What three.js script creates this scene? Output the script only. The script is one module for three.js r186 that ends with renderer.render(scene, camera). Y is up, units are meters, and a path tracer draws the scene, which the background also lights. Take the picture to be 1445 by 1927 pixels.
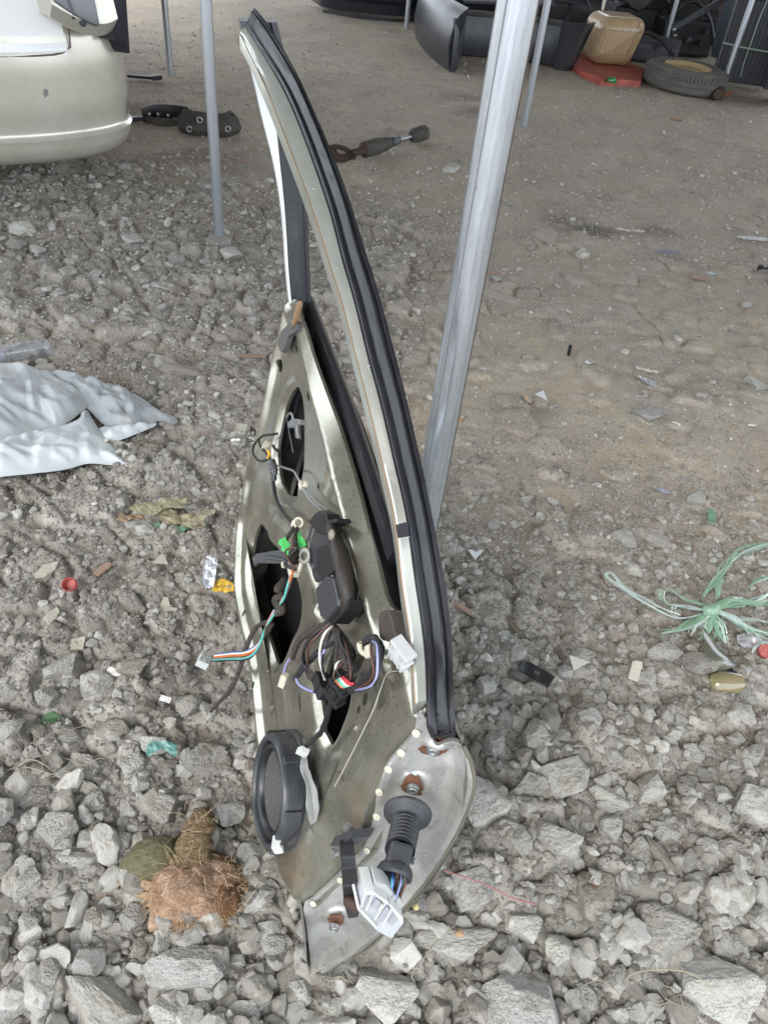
import * as THREE from 'three';
import { mergeGeometries, mergeVertices, toCreasedNormals } from 'three/addons/utils/BufferGeometryUtils.js';
import { RoundedBoxGeometry } from 'three/addons/geometries/RoundedBoxGeometry.js';
import { FontLoader } from 'three/addons/loaders/FontLoader.js';
import { TextGeometry } from 'three/addons/geometries/TextGeometry.js';
import { ImprovedNoise } from 'three/addons/math/ImprovedNoise.js';

// ---------------------------------------------------------------- camera, sky, sun, exposure
const scene = new THREE.Scene();
const camera = new THREE.PerspectiveCamera(67.34, 767 / 1024, 0.05, 200);
camera.position.set(0, 1.6, 0);
camera.up.set(-0.115, 0.745, -0.658);
camera.lookAt(0, 1.6 - 0.662, -0.7496);
const EXPOSURE = 3.65, SKY_LEVEL = 1.0, SUN_LEVEL = 0.5;
{ // an even overcast sky, a little brighter overhead
  const w = 128, h = 64, d = new Float32Array(w * h * 4);
  for (let j = 0; j < h; j++) {
    const el = ((j + 0.5) / h - 0.5) * Math.PI, k = el < 0 ? 0.3 : 0.85 + 0.15 * Math.sin(el);
    for (let i = 0; i < w; i++) d.set([0.9 * k * SKY_LEVEL, 0.975 * k * SKY_LEVEL, 1.075 * k * SKY_LEVEL, 1], (j * w + i) * 4);
  }
  const sky = new THREE.DataTexture(d, w, h, THREE.RGBAFormat, THREE.FloatType);
  sky.mapping = THREE.EquirectangularReflectionMapping; sky.magFilter = THREE.LinearFilter; sky.needsUpdate = true;
  scene.background = sky; scene.environment = sky;
}
const sun = new THREE.DirectionalLight(0xfff6ea, SUN_LEVEL);
sun.position.set(-5, 9, 6); sun.target.position.set(0, 0, -2); sun.castShadow = true; sun.shadow.radius = 30;
sun.shadow.mapSize.set(2048, 2048);
Object.assign(sun.shadow.camera, { left: -9, right: 9, top: 12, bottom: -9, near: 0.5, far: 40 });
scene.add(sun, sun.target);

// ---------------------------------------------------------------- helpers
const V3 = (x, y, z) => new THREE.Vector3(x, y, z);
function rng(seed) { let s = seed >>> 0; return () => { s = (s + 0x6D2B79F5) >>> 0; let t = Math.imul(s ^ (s >>> 15), 1 | s); t = (t + Math.imul(t ^ (t >>> 7), 61 | t)) ^ t; return ((t ^ (t >>> 14)) >>> 0) / 4294967296; }; }
const noise = new ImprovedNoise();
const n3 = (x, y, z) => noise.noise(x, y, z);
function fbm(x, y, z, o = 4) { let a = 1, s = 0, t = 0; for (let i = 0; i < o; i++) { s += a * n3(x, y, z); t += a; x = x * 2.03 + 7.1; y = y * 2.03 + 3.7; z = z * 2.03 + 1.3; a *= 0.5; } return s / t; }
const sstep = (a, b, x) => { const t = Math.min(1, Math.max(0, (x - a) / (b - a))); return t * t * (3 - 2 * t); };
const lerp = (a, b, t) => a + (b - a) * t;
const used = new Map();
function numbered(n) { const k = used.get(n) ?? 0; used.set(n, k + 1); return k ? n + '_' + String(k).padStart(3, '0') : n; }
function tag(o, label, category, group) { o.userData.label = label; o.userData.category = category; if (group) o.userData.group = group; return o; }
function thing(name, label, category, pos = [0, 0, 0], turn = 0, group) {
  const o = new THREE.Group(); o.name = numbered(name); o.position.set(...pos); o.rotation.y = turn; scene.add(o);
  return tag(o, label, category, group);
}
function mesh(name, geo, mat, parent) {
  const m = new THREE.Mesh(Array.isArray(geo) ? join(geo) : geo, mat); m.name = parent === scene ? numbered(name) : name;
  m.castShadow = m.receiveShadow = true; parent.add(m); return m;
}
function join(list) {
  const gs = list.map((g) => { const q = g.index ? g.toNonIndexed() : g.clone(); for (const k of Object.keys(q.attributes)) if (!['position', 'normal', 'uv'].includes(k)) q.deleteAttribute(k); if (!q.attributes.uv) q.setAttribute('uv', new THREE.Float32BufferAttribute(new Float32Array(q.attributes.position.count * 2), 2)); return q; });
  return gs.length === 1 ? gs[0] : mergeGeometries(gs);
}
const vec = (p) => (p.isVector3 ? p : V3(p[0], p[1], p[2]));
function tube(pts, r, seg = 8, steps, closed = false) {
  const c = new THREE.CatmullRomCurve3(pts.map(vec), closed, 'centripetal');
  return new THREE.TubeGeometry(c, steps ?? Math.max(8, pts.length * 6), r, seg, closed);
}
function vtube(pts, radii, seg = 8, steps = 24, lump = 0, seed = 1) { // a tube whose radius follows a list, with capped ends
  const c = new THREE.CatmullRomCurve3(pts.map(vec), false, 'centripetal');
  const g = new THREE.TubeGeometry(c, steps, 1, seg, false), P = g.attributes.position, o = V3(), q = V3();
  for (let i = 0; i <= steps; i++) {
    const u = i / steps, k = u * (radii.length - 1), a = Math.floor(Math.min(k, radii.length - 1.0001)); const r = lerp(radii[a], radii[a + 1] ?? radii[a], k - a);
    c.getPointAt(u, o);
    for (let j = 0; j <= seg; j++) { const n = i * (seg + 1) + j; q.fromBufferAttribute(P, n).sub(o); const l = 1 + lump * fbm(q.x * 1.3 + seed * 3, q.y * 1.3 + u * 9, q.z * 1.3); q.multiplyScalar(r * l * (i === 0 || i === steps ? 0.35 : 1)).add(o); P.setXYZ(n, q.x, q.y, q.z); }
  }
  g.computeVertexNormals(); return g;
}
function box(w, h, d, r = 0.002, seg = 2) { return new RoundedBoxGeometry(w, h, d, seg, Math.min(r, w * 0.45, h * 0.45, d * 0.45)); }
const M4 = new THREE.Matrix4();
function put(g, pos = [0, 0, 0], rot = [0, 0, 0], sc = [1, 1, 1]) { g.applyMatrix4(M4.compose(vec(pos), new THREE.Quaternion().setFromEuler(new THREE.Euler(...rot, 'YXZ')), vec(sc))); return g; }
function orient(g, pos, dir, up = V3(0, 1, 0), sc = [1, 1, 1]) { // turns the geometry's y axis to dir
  const y = vec(dir).clone().normalize(), x = up.clone().cross(y); if (x.lengthSq() < 1e-6) x.set(1, 0, 0).cross(y); x.normalize(); const z = x.clone().cross(y);
  g.scale(...sc); g.applyMatrix4(M4.makeBasis(x, y, z).setPosition(vec(pos))); return g;
}
function smoothPoly(p, n = 4) { // closed Catmull-Rom through 2-D points
  const o = [], L = p.length;
  for (let i = 0; i < L; i++) { const a = p[(i + L - 1) % L], b = p[i], c = p[(i + 1) % L], d = p[(i + 2) % L];
    for (let k = 0; k < n; k++) { const t = k / n, t2 = t * t, t3 = t2 * t; o.push([0, 1].map((j) => 0.5 * (2 * b[j] + (c[j] - a[j]) * t + (2 * a[j] - 5 * b[j] + 4 * c[j] - d[j]) * t2 + (3 * b[j] - a[j] - 3 * c[j] + d[j]) * t3))); } }
  return o;
}
function sdPoly(p, x, y) { // signed distance to a polygon, negative inside
  let d = 1e9, s = 1;
  for (let i = 0, j = p.length - 1; i < p.length; j = i++) {
    const ex = p[j][0] - p[i][0], ey = p[j][1] - p[i][1], wx = x - p[i][0], wy = y - p[i][1];
    const t = Math.min(1, Math.max(0, (wx * ex + wy * ey) / (ex * ex + ey * ey))), bx = wx - ex * t, by = wy - ey * t;
    d = Math.min(d, bx * bx + by * by);
    const c1 = y >= p[i][1], c2 = y < p[j][1], c3 = ex * wy > ey * wx;
    if ((c1 && c2 && c3) || (!c1 && !c2 && !c3)) s = -s;
  }
  return s * Math.sqrt(d);
}
function sheet({ poly, holes = [], cell = 0.004, depth, place, lip = 0.008, lipDir = 1 }) {
  // pressed sheet metal: a fine grid over (a, b), cut by the outline and the holes, pressed to depth(a, b, dOut, dHole), with turned-in lips
  const bb = (q) => [Math.min(...q.map((v) => v[0])), Math.max(...q.map((v) => v[0])), Math.min(...q.map((v) => v[1])), Math.max(...q.map((v) => v[1]))];
  const [a0, a1, b0, b1] = bb(poly), hb = holes.map(bb), far = 0.07;
  const nx = Math.ceil((a1 - a0) / cell) + 2, ny = Math.ceil((b1 - b0) / cell) + 2, f = [], dOut = [], dHole = [];
  for (let j = 0; j <= ny; j++) for (let i = 0; i <= nx; i++) {
    const a = a0 - cell + i * cell, b = b0 - cell + j * cell, o = sdPoly(poly, a, b); let h = far, hs = far;
    holes.forEach((q, k) => { const m = hb[k]; if (a < m[0] - far || a > m[1] + far || b < m[2] - far || b > m[3] + far) return; const v = sdPoly(q, a, b); h = Math.min(h, v); if (q.roll !== 0) hs = Math.min(hs, v); });
    f.push(Math.max(o, -h)); dOut.push(-o); dHole.push(hs);
  }
  const pos = [], uv = [], idx = [], key = new Map(), lipEdges = [];
  const add = (k, a, b, o, h) => { if (!key.has(k)) { key.set(k, pos.length / 3); const w = depth(a, b, Math.max(0, o), Math.max(0, h)); pos.push(...place(a, b, w)); uv.push(a, b); } return key.get(k); };
  const node = (n) => { const i = n % (nx + 1), j = (n / (nx + 1)) | 0; return add('n' + n, a0 - cell + i * cell, b0 - cell + j * cell, dOut[n], dHole[n]); };
  const cut = (m, n) => { if (m > n) [m, n] = [n, m]; const t = Math.min(0.98, Math.max(0.02, f[m] / (f[m] - f[n]))), A = [m % (nx + 1), (m / (nx + 1)) | 0], B = [n % (nx + 1), (n / (nx + 1)) | 0]; return add('e' + m + '_' + n, a0 - cell + lerp(A[0], B[0], t) * cell, b0 - cell + lerp(A[1], B[1], t) * cell, lerp(dOut[m], dOut[n], t), lerp(dHole[m], dHole[n], t)); };
  const tri = (t) => {
    const ins = t.filter((n) => f[n] < 0); if (!ins.length) return;
    if (ins.length === 3) { idx.push(...t.map(node)); return; }
    const k = t.findIndex((n) => (ins.length === 1 ? f[n] < 0 : f[n] >= 0)), [p, q, r] = [t[k], t[(k + 1) % 3], t[(k + 2) % 3]];
    const x = cut(p, q), y = cut(p, r);
    if (ins.length === 1) idx.push(node(p), x, y); else idx.push(x, node(q), node(r), x, node(r), y);
    lipEdges.push(ins.length === 1 ? [x, y] : [y, x]);
  };
  for (let j = 0; j < ny; j++) for (let i = 0; i < nx; i++) { const n = j * (nx + 1) + i; tri([n, n + 1, n + nx + 2]); tri([n, n + nx + 2, n + nx + 1]); }
  const g = new THREE.BufferGeometry();
  g.setAttribute('position', new THREE.Float32BufferAttribute(pos, 3)); g.setAttribute('uv', new THREE.Float32BufferAttribute(uv, 2)); g.setIndex(idx); g.computeVertexNormals();
  if (!lip) return g;
  const lp = [], lu = [], c = place(0, 0, 0), d = place(0, 0, lip * lipDir).map((v, i) => v - c[i]);
  for (const [x, y] of lipEdges) { const X = pos.slice(x * 3, x * 3 + 3), Y = pos.slice(y * 3, y * 3 + 3), X2 = X.map((v, i) => v + d[i]), Y2 = Y.map((v, i) => v + d[i]); lp.push(...X, ...Y, ...Y2, ...X, ...Y2, ...X2); for (const k of [x, y, y, x, y, x]) lu.push(uv[k * 2], uv[k * 2 + 1]); }
  let l = new THREE.BufferGeometry(); l.setAttribute('position', new THREE.Float32BufferAttribute(lp, 3)); l.setAttribute('uv', new THREE.Float32BufferAttribute(lu, 2));
  l = mergeVertices(l, 1e-5); l.computeVertexNormals();
  return join([g, l]);
}
function loft(stations, { closed = true, caps = true, sub = 4, crease = 0.6 } = {}) { // joins profiles (lists of 3-D points) along a smooth path
  const m = stations[0].length, curves = []; for (let k = 0; k < m; k++) curves.push(new THREE.CatmullRomCurve3(stations.map((s) => vec(s[k])), false, 'centripetal'));
  const n = stations.length === 2 ? sub : (stations.length - 1) * sub, rows = [];
  for (let i = 0; i <= n; i++) rows.push(curves.map((c) => c.getPoint(i / n)));
  const pos = [], uv = [], K = closed ? m : m - 1; let run = 0;
  for (let i = 0; i < n; i++) { const len = rows[i][0].distanceTo(rows[i + 1][0]);
    for (let k = 0; k < K; k++) { const a = rows[i][k], b = rows[i][(k + 1) % m], c = rows[i + 1][(k + 1) % m], d = rows[i + 1][k];
      for (const [p, u, v] of [[a, run, k], [b, run, k + 1], [c, run + len, k + 1], [a, run, k], [c, run + len, k + 1], [d, run + len, k]]) { pos.push(p.x, p.y, p.z); uv.push(u, v * 0.02); } }
    run += len; }
  if (closed && caps) for (const r of [rows[0], rows[n]]) for (let k = 1; k < m - 1; k++) for (const p of [r[0], r[k], r[k + 1]]) { pos.push(p.x, p.y, p.z); uv.push(p.x, p.y); }
  let g = new THREE.BufferGeometry(); g.setAttribute('position', new THREE.Float32BufferAttribute(pos, 3)); g.setAttribute('uv', new THREE.Float32BufferAttribute(uv, 2));
  return toCreasedNormals(g, crease);
}
function tex(size, fn, { srgb = false, rep } = {}) { // fn(u, v) -> [r, g, b] 0..1
  const d = new Uint8Array(size * size * 4);
  for (let j = 0; j < size; j++) for (let i = 0; i < size; i++) { const c = fn(i / size, j / size), o = (j * size + i) * 4; for (let k = 0; k < 3; k++) d[o + k] = Math.max(0, Math.min(255, c[k] * 255)); d[o + 3] = 255; }
  const t = new THREE.DataTexture(d, size, size); t.wrapS = t.wrapT = THREE.RepeatWrapping; t.magFilter = t.minFilter = THREE.LinearFilter; if (srgb) t.colorSpace = THREE.SRGBColorSpace; if (rep) t.repeat.set(rep, rep); t.needsUpdate = true; return t;
}
const again = (t, r, s = r) => { const c = t.clone(); c.repeat.set(r, s); c.needsUpdate = true; return c; };
const tnoise = (u, v, f, o, s = 0) => { // tiling fbm on a torus-like blend
  const a = fbm(u * f + s, v * f, s, o), b = fbm((u - 1) * f + s, v * f, s, o), c = fbm(u * f + s, (v - 1) * f, s, o), d = fbm((u - 1) * f + s, (v - 1) * f, s, o);
  const x = sstep(0.7, 1, u), y = sstep(0.7, 1, v); return lerp(lerp(a, b, x), lerp(c, d, x), y);
};
const std = (o) => new THREE.MeshStandardMaterial({ side: THREE.DoubleSide, ...o });
const phy = (o) => new THREE.MeshPhysicalMaterial({ side: THREE.DoubleSide, ...o });
const lin = (r, g, b) => new THREE.Color().setRGB(r, g, b);
// ---------------------------------------------------------------- surfaces
const T = {};
T.grain = tex(512, (u, v) => { const a = 0.5 + 0.5 * tnoise(u, v, 9, 5, 2), b = tnoise(u, v, 60, 2, 5), d = sstep(-0.1, 0.45, tnoise(u, v, 3.5, 5, 15)), p = b > 0.26 ? 0.55 : 1, k = ((0.76 + 0.32 * a) * p + 0.1 * tnoise(u, v, 120, 1, 9)) * (1 - 0.3 * d); return [k, k * (1 - 0.035 * d), k * (0.985 - 0.10 * d)]; });
T.rockBump = tex(512, (u, v) => { const b = tnoise(u, v, 70, 2, 5), k = 0.5 + 0.42 * tnoise(u, v, 14, 6, 3) - (b > 0.3 ? 0.18 : 0); return [k, k, k]; });
T.earth = tex(1024, (u, v) => {
  const a = tnoise(u, v, 5, 5, 1), b = tnoise(u, v, 26, 4, 4), c = tnoise(u, v, 150, 2, 8);
  let k = 0.80 + 0.17 * a + 0.13 * b + 0.16 * c; const s = c > 0.33 ? 0.22 : 0, w = sstep(-0.2, 0.5, a);
  return [k * (1.0) + s, k * (0.955 + 0.02 * w) + s, k * (0.90 + 0.045 * w) + s];
});
T.earthBump = tex(1024, (u, v) => { const k = 0.5 + 0.28 * tnoise(u, v, 12, 5, 6) + 0.30 * Math.max(0, tnoise(u, v, 75, 3, 3)); return [k, k, k]; });
T.smear = tex(512, (u, v) => { const a = 0.5 + 0.5 * tnoise(u, v, 5, 5, 11), b = 0.5 + 0.5 * tnoise(u, v, 40, 3, 12), k = 0.72 + 0.26 * a + 0.1 * (b - 0.5); return [k, k * (0.985 + 0.015 * a), k * (0.94 + 0.06 * a)]; });
T.rough = tex(256, (u, v) => { const k = 0.62 + 0.38 * (0.5 + 0.7 * tnoise(u, v, 7, 5, 21)); return [k, k, k]; });
T.zinc = tex(512, (u, v) => { // spangled zinc with long streaks and rust specks
  const a = tnoise(u, v, 16, 4, 31), s = tnoise(u * 1, v, 4, 4, 33), st = n3(u * 42, v * 1.0, 4.4) * 0.5, r = tnoise(u, v, 44, 2, 36) > 0.56;
  const bl = tnoise(u, v, 34, 2, 38) > 0.3 ? -0.12 : 0, k = 0.80 + 0.22 * a + 0.12 * s + 0.30 * st + bl * 0.6; return r ? [0.42, 0.3, 0.22] : [k * 0.97, k, k * 1.03];
});
T.fibre = tex(256, (u, v) => { const k = 0.55 + 0.45 * n3(u * 70, v * 9, 2.2) + 0.2 * n3(u * 20, v * 20, 7.2); return [k, k * 0.97, k * 0.92]; });
T.dust = tex(512, (u, v) => { const a = sstep(-0.15, 0.55, tnoise(u, v, 6, 5, 41)), c = 0.35 * Math.max(0, tnoise(u, v, 80, 2, 44)); return [0.55 + 0.45 * a + c, 0.55 + 0.42 * a + c, 0.56 + 0.34 * a + c]; });

T.wrap = tex(256, (u, v) => { const q = (u * 26 + v * 1.0) % 1, k = 0.35 + 0.5 * q + 0.35 * tnoise(u, v, 12, 4, 61); return [k, k, k]; });
T.sheetDirt = tex(512, (u, v) => { const a = 0.5 + 0.5 * tnoise(u, v, 4, 6, 91), st = n3(u * 5 + v * 22, v * 5, 6.3), d = sstep(0.15, 0.5, tnoise(u, v, 7, 5, 95)), k = (0.74 + 0.26 * a + 0.1 * st) * (1 - 0.3 * d); return [k * 0.985, k, k * 1.005]; });
T.grime = tex(1024, (u, v) => { const a = sstep(-0.2, 0.35, tnoise(u, v, 5, 6, 71)), b = tnoise(u, v, 30, 4, 74), c = tnoise(u, v, 140, 2, 77), d = sstep(0.25, 0.5, tnoise(u, v, 9, 5, 79)), k = (0.62 + 0.36 * a + 0.1 * b) * (1 - 0.4 * d) + (c > 0.33 ? -0.25 : 0) + (c < -0.4 ? 0.2 : 0); return [k, k * (0.985 - 0.03 * d), k * (0.95 - 0.1 * d + 0.03 * a)]; });
const M = {};
M.earth = std({ color: lin(0.455, 0.414, 0.357), map: again(T.earth, 1 / 1.7), bumpMap: again(T.earthBump, 1 / 0.6), bumpScale: 0.012, roughness: 0.97, vertexColors: true });
const stoneTints = [[0.42, 0.405, 0.37], [0.35, 0.332, 0.298], [0.45, 0.437, 0.405], [0.38, 0.37, 0.347], [0.31, 0.282, 0.24]];
M.stone = stoneTints.map((c) => std({ color: lin(...c), map: T.grain, bumpMap: T.rockBump, bumpScale: 0.011, roughness: 0.95 }));
M.stonePale = std({ color: lin(0.52, 0.507, 0.46), map: T.grain, bumpMap: T.rockBump, bumpScale: 0.009, roughness: 0.95 });
M.stoneDark = std({ color: lin(0.27, 0.255, 0.23), map: T.grain, bumpMap: T.rockBump, bumpScale: 0.011, roughness: 0.92 });
M.gravel = std({ color: 0xffffff, map: T.grain, bumpMap: T.rockBump, bumpScale: 0.003, roughness: 0.95 });
M.paint = phy({ color: lin(0.47, 0.46, 0.385), metalness: 0.8, roughness: 0.25, map: again(T.grime, 1.3), roughnessMap: again(T.rough, 3), clearcoat: 0.35, clearcoatRoughness: 0.28 });
M.paintHingeLit = phy({ color: lin(0.60, 0.605, 0.585), metalness: 0.5, roughness: 0.24, map: again(T.grime, 2.3), roughnessMap: again(T.rough, 4), clearcoat: 0.3, clearcoatRoughness: 0.2 });  // door paint in a lighter copy, sky light on the hinge end coloured in
M.paintDusty = phy({ color: lin(0.40, 0.385, 0.325), metalness: 0.45, roughness: 0.46, map: again(T.dust, 3.1), roughnessMap: again(T.rough, 5), clearcoat: 0.2, clearcoatRoughness: 0.4 });
M.carPaint = phy({ color: lin(0.72, 0.69, 0.6), metalness: 0.45, roughness: 0.3, clearcoat: 0.9, clearcoatRoughness: 0.06, map: again(T.smear, 0.8) });
M.black = std({ color: lin(0.014, 0.0145, 0.017), roughness: 0.5, map: again(T.dust, 4) });
M.rubber = std({ color: lin(0.022, 0.023, 0.027), roughness: 0.42, map: again(T.dust, 6), roughnessMap: again(T.rough, 6) });
M.gloss = phy({ color: lin(0.012, 0.014, 0.024), roughness: 0.16, clearcoat: 0.6, clearcoatRoughness: 0.1 });
M.tape = std({ color: lin(0.06, 0.048, 0.04), roughness: 0.62, bumpMap: again(T.wrap, 1, 2), bumpScale: 0.006, map: again(T.smear, 3, 1) });
M.tapeBlack = std({ color: lin(0.022, 0.022, 0.024), roughness: 0.4, bumpMap: again(T.wrap, 1, 2), bumpScale: 0.005 });
M.boot = std({ color: lin(0.055, 0.058, 0.066), roughness: 0.55, map: again(T.dust, 3) });
M.greyPlastic = std({ color: lin(0.10, 0.105, 0.115), roughness: 0.5, map: again(T.dust, 3) });
M.darkPlastic = std({ color: lin(0.062, 0.066, 0.074), roughness: 0.42, map: again(T.dust, 1.4), roughnessMap: again(T.rough, 2) });
M.white = std({ color: lin(0.68, 0.69, 0.68), roughness: 0.45, map: again(T.smear, 4) });
M.plugWhite = std({ color: lin(0.56, 0.58, 0.58), roughness: 0.42, map: again(T.smear, 6) });
M.cream = std({ color: lin(0.62, 0.59, 0.48), roughness: 0.5, map: again(T.smear, 5) });
M.trim = phy({ color: lin(0.54, 0.555, 0.51), roughness: 0.28, metalness: 0.62, clearcoat: 0.5, clearcoatRoughness: 0.2, map: again(T.smear, 5) });
M.brightTrim = phy({ color: lin(0.82, 0.84, 0.83), roughness: 0.3, metalness: 0.1, clearcoat: 0.6 });
M.chrome = std({ color: lin(0.75, 0.76, 0.78), metalness: 1, roughness: 0.14 });
M.steel = std({ color: lin(0.42, 0.43, 0.44), metalness: 0.85, roughness: 0.4, map: again(T.smear, 3) });
M.zinc = std({ color: lin(0.74, 0.78, 0.825), metalness: 0.86, roughness: 0.33, map: again(T.zinc, 1, 3.4), roughnessMap: again(T.rough, 2) });
M.rust = std({ color: lin(0.2, 0.075, 0.035), roughness: 0.9, map: T.grain, bumpMap: T.rockBump, bumpScale: 0.003 });
M.rustRing = std({ color: lin(0.17, 0.075, 0.042), roughness: 0.9, map: again(T.grime, 6), bumpMap: T.rockBump, bumpScale: 0.002 });
M.rustDark = std({ color: lin(0.075, 0.045, 0.032), roughness: 0.8, metalness: 0.3, map: T.grain });
const wire = (r, g, b) => std({ color: lin(r, g, b), roughness: 0.4 });
M.w = { white: wire(0.72, 0.7, 0.64), orange: wire(0.55, 0.13, 0.03), teal: wire(0.1, 0.38, 0.34), red: wire(0.5, 0.035, 0.05), blue: wire(0.05, 0.09, 0.35), black: wire(0.015, 0.015, 0.018), lavender: wire(0.3, 0.3, 0.55), brown: wire(0.09, 0.035, 0.025), green: wire(0.2, 0.5, 0.28), cyan: wire(0.12, 0.45, 0.6), yellow: wire(0.7, 0.4, 0.03) };

// ---------------------------------------------------------------- ground
const rubble = (x, z) => Math.max(sstep(-2.35, -1.35, z + 0.15 * fbm(x * 1.4, z * 1.4, 3.3, 2)), sstep(0.15, -0.45, x + 0.12 * z * 0.5 + 0.25 * fbm(x, z, 1.2, 2)) * sstep(-5.1, -4.1, z + 0.4 * fbm(x * 0.9, z, 5.5, 2)) * 0.85);
const hash2 = (i, j, k) => { let h = Math.imul(i, 374761393) + Math.imul(j, 668265263) + Math.imul(k, 974634777); h = Math.imul(h ^ (h >>> 13), 1274126177); return ((h ^ (h >>> 16)) >>> 0) / 4294967296; };
function bedded(x, z, size, seed, share) { // stones trodden into the soil: irregular flat-topped cells; returns [height 0..1, which stone]
  const wx = x + size * 0.3 * n3(x / size * 0.9, seed, z / size * 0.9), wz = z + size * 0.3 * n3(z / size * 0.9, seed + 5, x / size * 0.9), u = wx / size, v = wz / size, iu = Math.floor(u), iv = Math.floor(v);
  let d1 = 9, d2 = 9, id = 0, cx = 0, cz = 0;
  for (let a = -1; a <= 1; a++) for (let b = -1; b <= 1; b++) { const px = iu + a + 0.12 + 0.76 * hash2(iu + a, iv + b, seed), pz = iv + b + 0.12 + 0.76 * hash2(iu + a, iv + b, seed + 1), w = 0.8 + 0.5 * hash2(iu + a, iv + b, seed + 4), d = Math.hypot(u - px, v - pz) / w; if (d < d1) { d2 = d1; d1 = d; id = hash2(iu + a, iv + b, seed + 2); cx = u - px; cz = v - pz; } else if (d < d2) d2 = d; }
  if (id > share) return [0, 0];
  const k = id / share, edge = sstep(0.07, 0.2, d2 - d1) * sstep(0.75, 0.6, d1), tilt = 1 + 0.9 * (cx * (hash2(id * 9999 | 0, 1, seed) - 0.5) + cz * (hash2(id * 9999 | 0, 2, seed) - 0.5)) * 2;
  return [edge * (0.45 + 0.55 * k) * tilt, edge > 0.3 ? 0.15 + 0.85 * hash2(id * 99999 | 0, 3, seed) : 0];
}
function groundAt(x, z) {
  const near = sstep(-10, -2, z), r = rubble(x, z), far = sstep(-13, -6, z);
  let y = 0.028 * fbm(x * 0.9, 4.2, z * 0.9, 2) + near * (0.5 + 0.5 * r) * (0.024 * fbm(x * 3.4, 1.7, z * 3.4, 3) + 0.010 * Math.abs(fbm(x * 9, 8.1, z * 9, 2))) - 0.016, stone = 0;
  y += near * (1 - 0.7 * r) * (0.013 * n3(x * 1.1 + 0.3 * z, 7.7, z * 4.5) + 0.008 * Math.max(0, n3(x * 2.4, 3.3, z * 8 + x)));
  const patch = sstep(-0.15, 0.25, fbm(x * 0.8 + 3, 5.5, z * 0.8, 2));
  const A = bedded(x, z, 0.125, 3, 0.14 + 0.5 * r + 0.4 * patch), B = bedded(x * 0.8, z * 1.1, 0.06, 13, (0.14 + 0.55 * r + 0.34 * patch) * far);
  const Cc = bedded(x, z * 1.25, 0.24, 23, 0.06 + 0.3 * r + 0.12 * patch);
  y += near * Cc[0] * (0.014 + 0.018 * r);
  y += near * A[0] * (0.015 + 0.010 * r) + far * B[0] * (0.005 + 0.007 * r); stone = A[1] * near || B[1] * far || Cc[1] * near * 0.9; return [y, stone];
}
const groundY = (x, z) => groundAt(x, z)[0];
{
  const xs = [], zs = [];
  for (let x = -70; x < -2.8; x += Math.max(0.03, (-2.8 - x) * 0.12)) xs.push(x);
  for (let x = -2.8; x < 2.9; x += 0.0125) xs.push(x);
  for (let x = 2.9; x < 70; x += Math.max(0.03, (x - 2.85) * 0.12)) xs.push(x); xs.push(70);
  for (let z = 30; z > 0.1; z -= Math.max(0.04, (z - 0.1) * 0.15)) zs.push(z);
  for (let z = 0.1; z > -2.6; z -= 0.011) zs.push(z);
  for (let z = -2.6; z > -11; z -= 0.011 + (-2.6 - z) * 0.0062) zs.push(z);
  for (let z = -11; z > -90; z -= 0.08 + (-11 - z) * 0.12) zs.push(z); zs.push(-90);
  const W = xs.length, H = zs.length, p = new Float32Array(W * H * 3), uv = new Float32Array(W * H * 2), col = new Float32Array(W * H * 3), idx = [];
  const stains = [[...[0.8821, -4.4973], 0.16], [...[1.0453, -4.4499], 0.1], [...[0.4863, -2.5472], 0.1], [...[-0.1762, -2.6588], 0.12], [...[0.4638, -6.7271], 0.22], [...[0.2964, -7.1542], 0.18], [...[-0.8116, -1.9442], 0.12], [...[-0.9137, -2.495], 0.1], [...[-1.352, -4.8536], 0.25], [...[-0.2198, -2.864], 0.08], [...[1.4059, -4.5743], 0.1]];
  for (let j = 0; j < H; j++) for (let i = 0; i < W; i++) {
    const x = xs[i], z = zs[j], n = j * W + i, [y, st] = groundAt(x, z); p.set([x, y, z], n * 3); uv.set([x, z], n * 2);
    const a = fbm(x * 0.7, 0.4, z * 0.7, 4), b = fbm(x * 3, 9.4, z * 3, 3), r = rubble(x, z), warm = sstep(-0.1, 0.5, b + 0.5 * a);
    let k = 0.97 + 0.16 * a + 0.14 * b; for (const [sx, sz, sr] of stains) { const d = Math.hypot((x - sx) * 0.7, z - sz) / sr + 0.5 * b; if (d < 1.4) k *= 1 - 0.42 * sstep(1.3, 0.3, d); }
    const nr = sstep(-2.2, -1.0, z), soil = [k * lerp(1.0, 0.66 - 0.14 * nr, r), k * lerp(0.985, 0.635 - 0.14 * nr, r) * (1 - 0.03 * warm), k * lerp(0.96, 0.61 - 0.13 * nr, r) * (1 - 0.09 * warm)], t = st ? 0.5 + 0.35 * r : 0, v = (0.78 + 0.42 * st) * (0.92 + 0.15 * b) * lerp(1.04, 0.9, r);
    const gr = 0.35 + 0.65 * r; col.set([lerp(soil[0], v * (1 - 0.06 * gr), t), lerp(soil[1], v * (1 - 0.01 * gr), t), lerp(soil[2], v * (1 + 0.075 * gr), t)], n * 3);
  }
  for (let j = 0; j < H - 1; j++) for (let i = 0; i < W - 1; i++) { const n = j * W + i; idx.push(n, n + 1, n + W, n + 1, n + W + 1, n + W); }
  const g = new THREE.BufferGeometry(); g.setAttribute('position', new THREE.BufferAttribute(p, 3)); g.setAttribute('uv', new THREE.BufferAttribute(uv, 2)); g.setAttribute('color', new THREE.BufferAttribute(col, 3)); g.setIndex(idx); g.computeVertexNormals();
  mesh('ground', g, M.earth, scene).userData.kind = 'structure';
}

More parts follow.
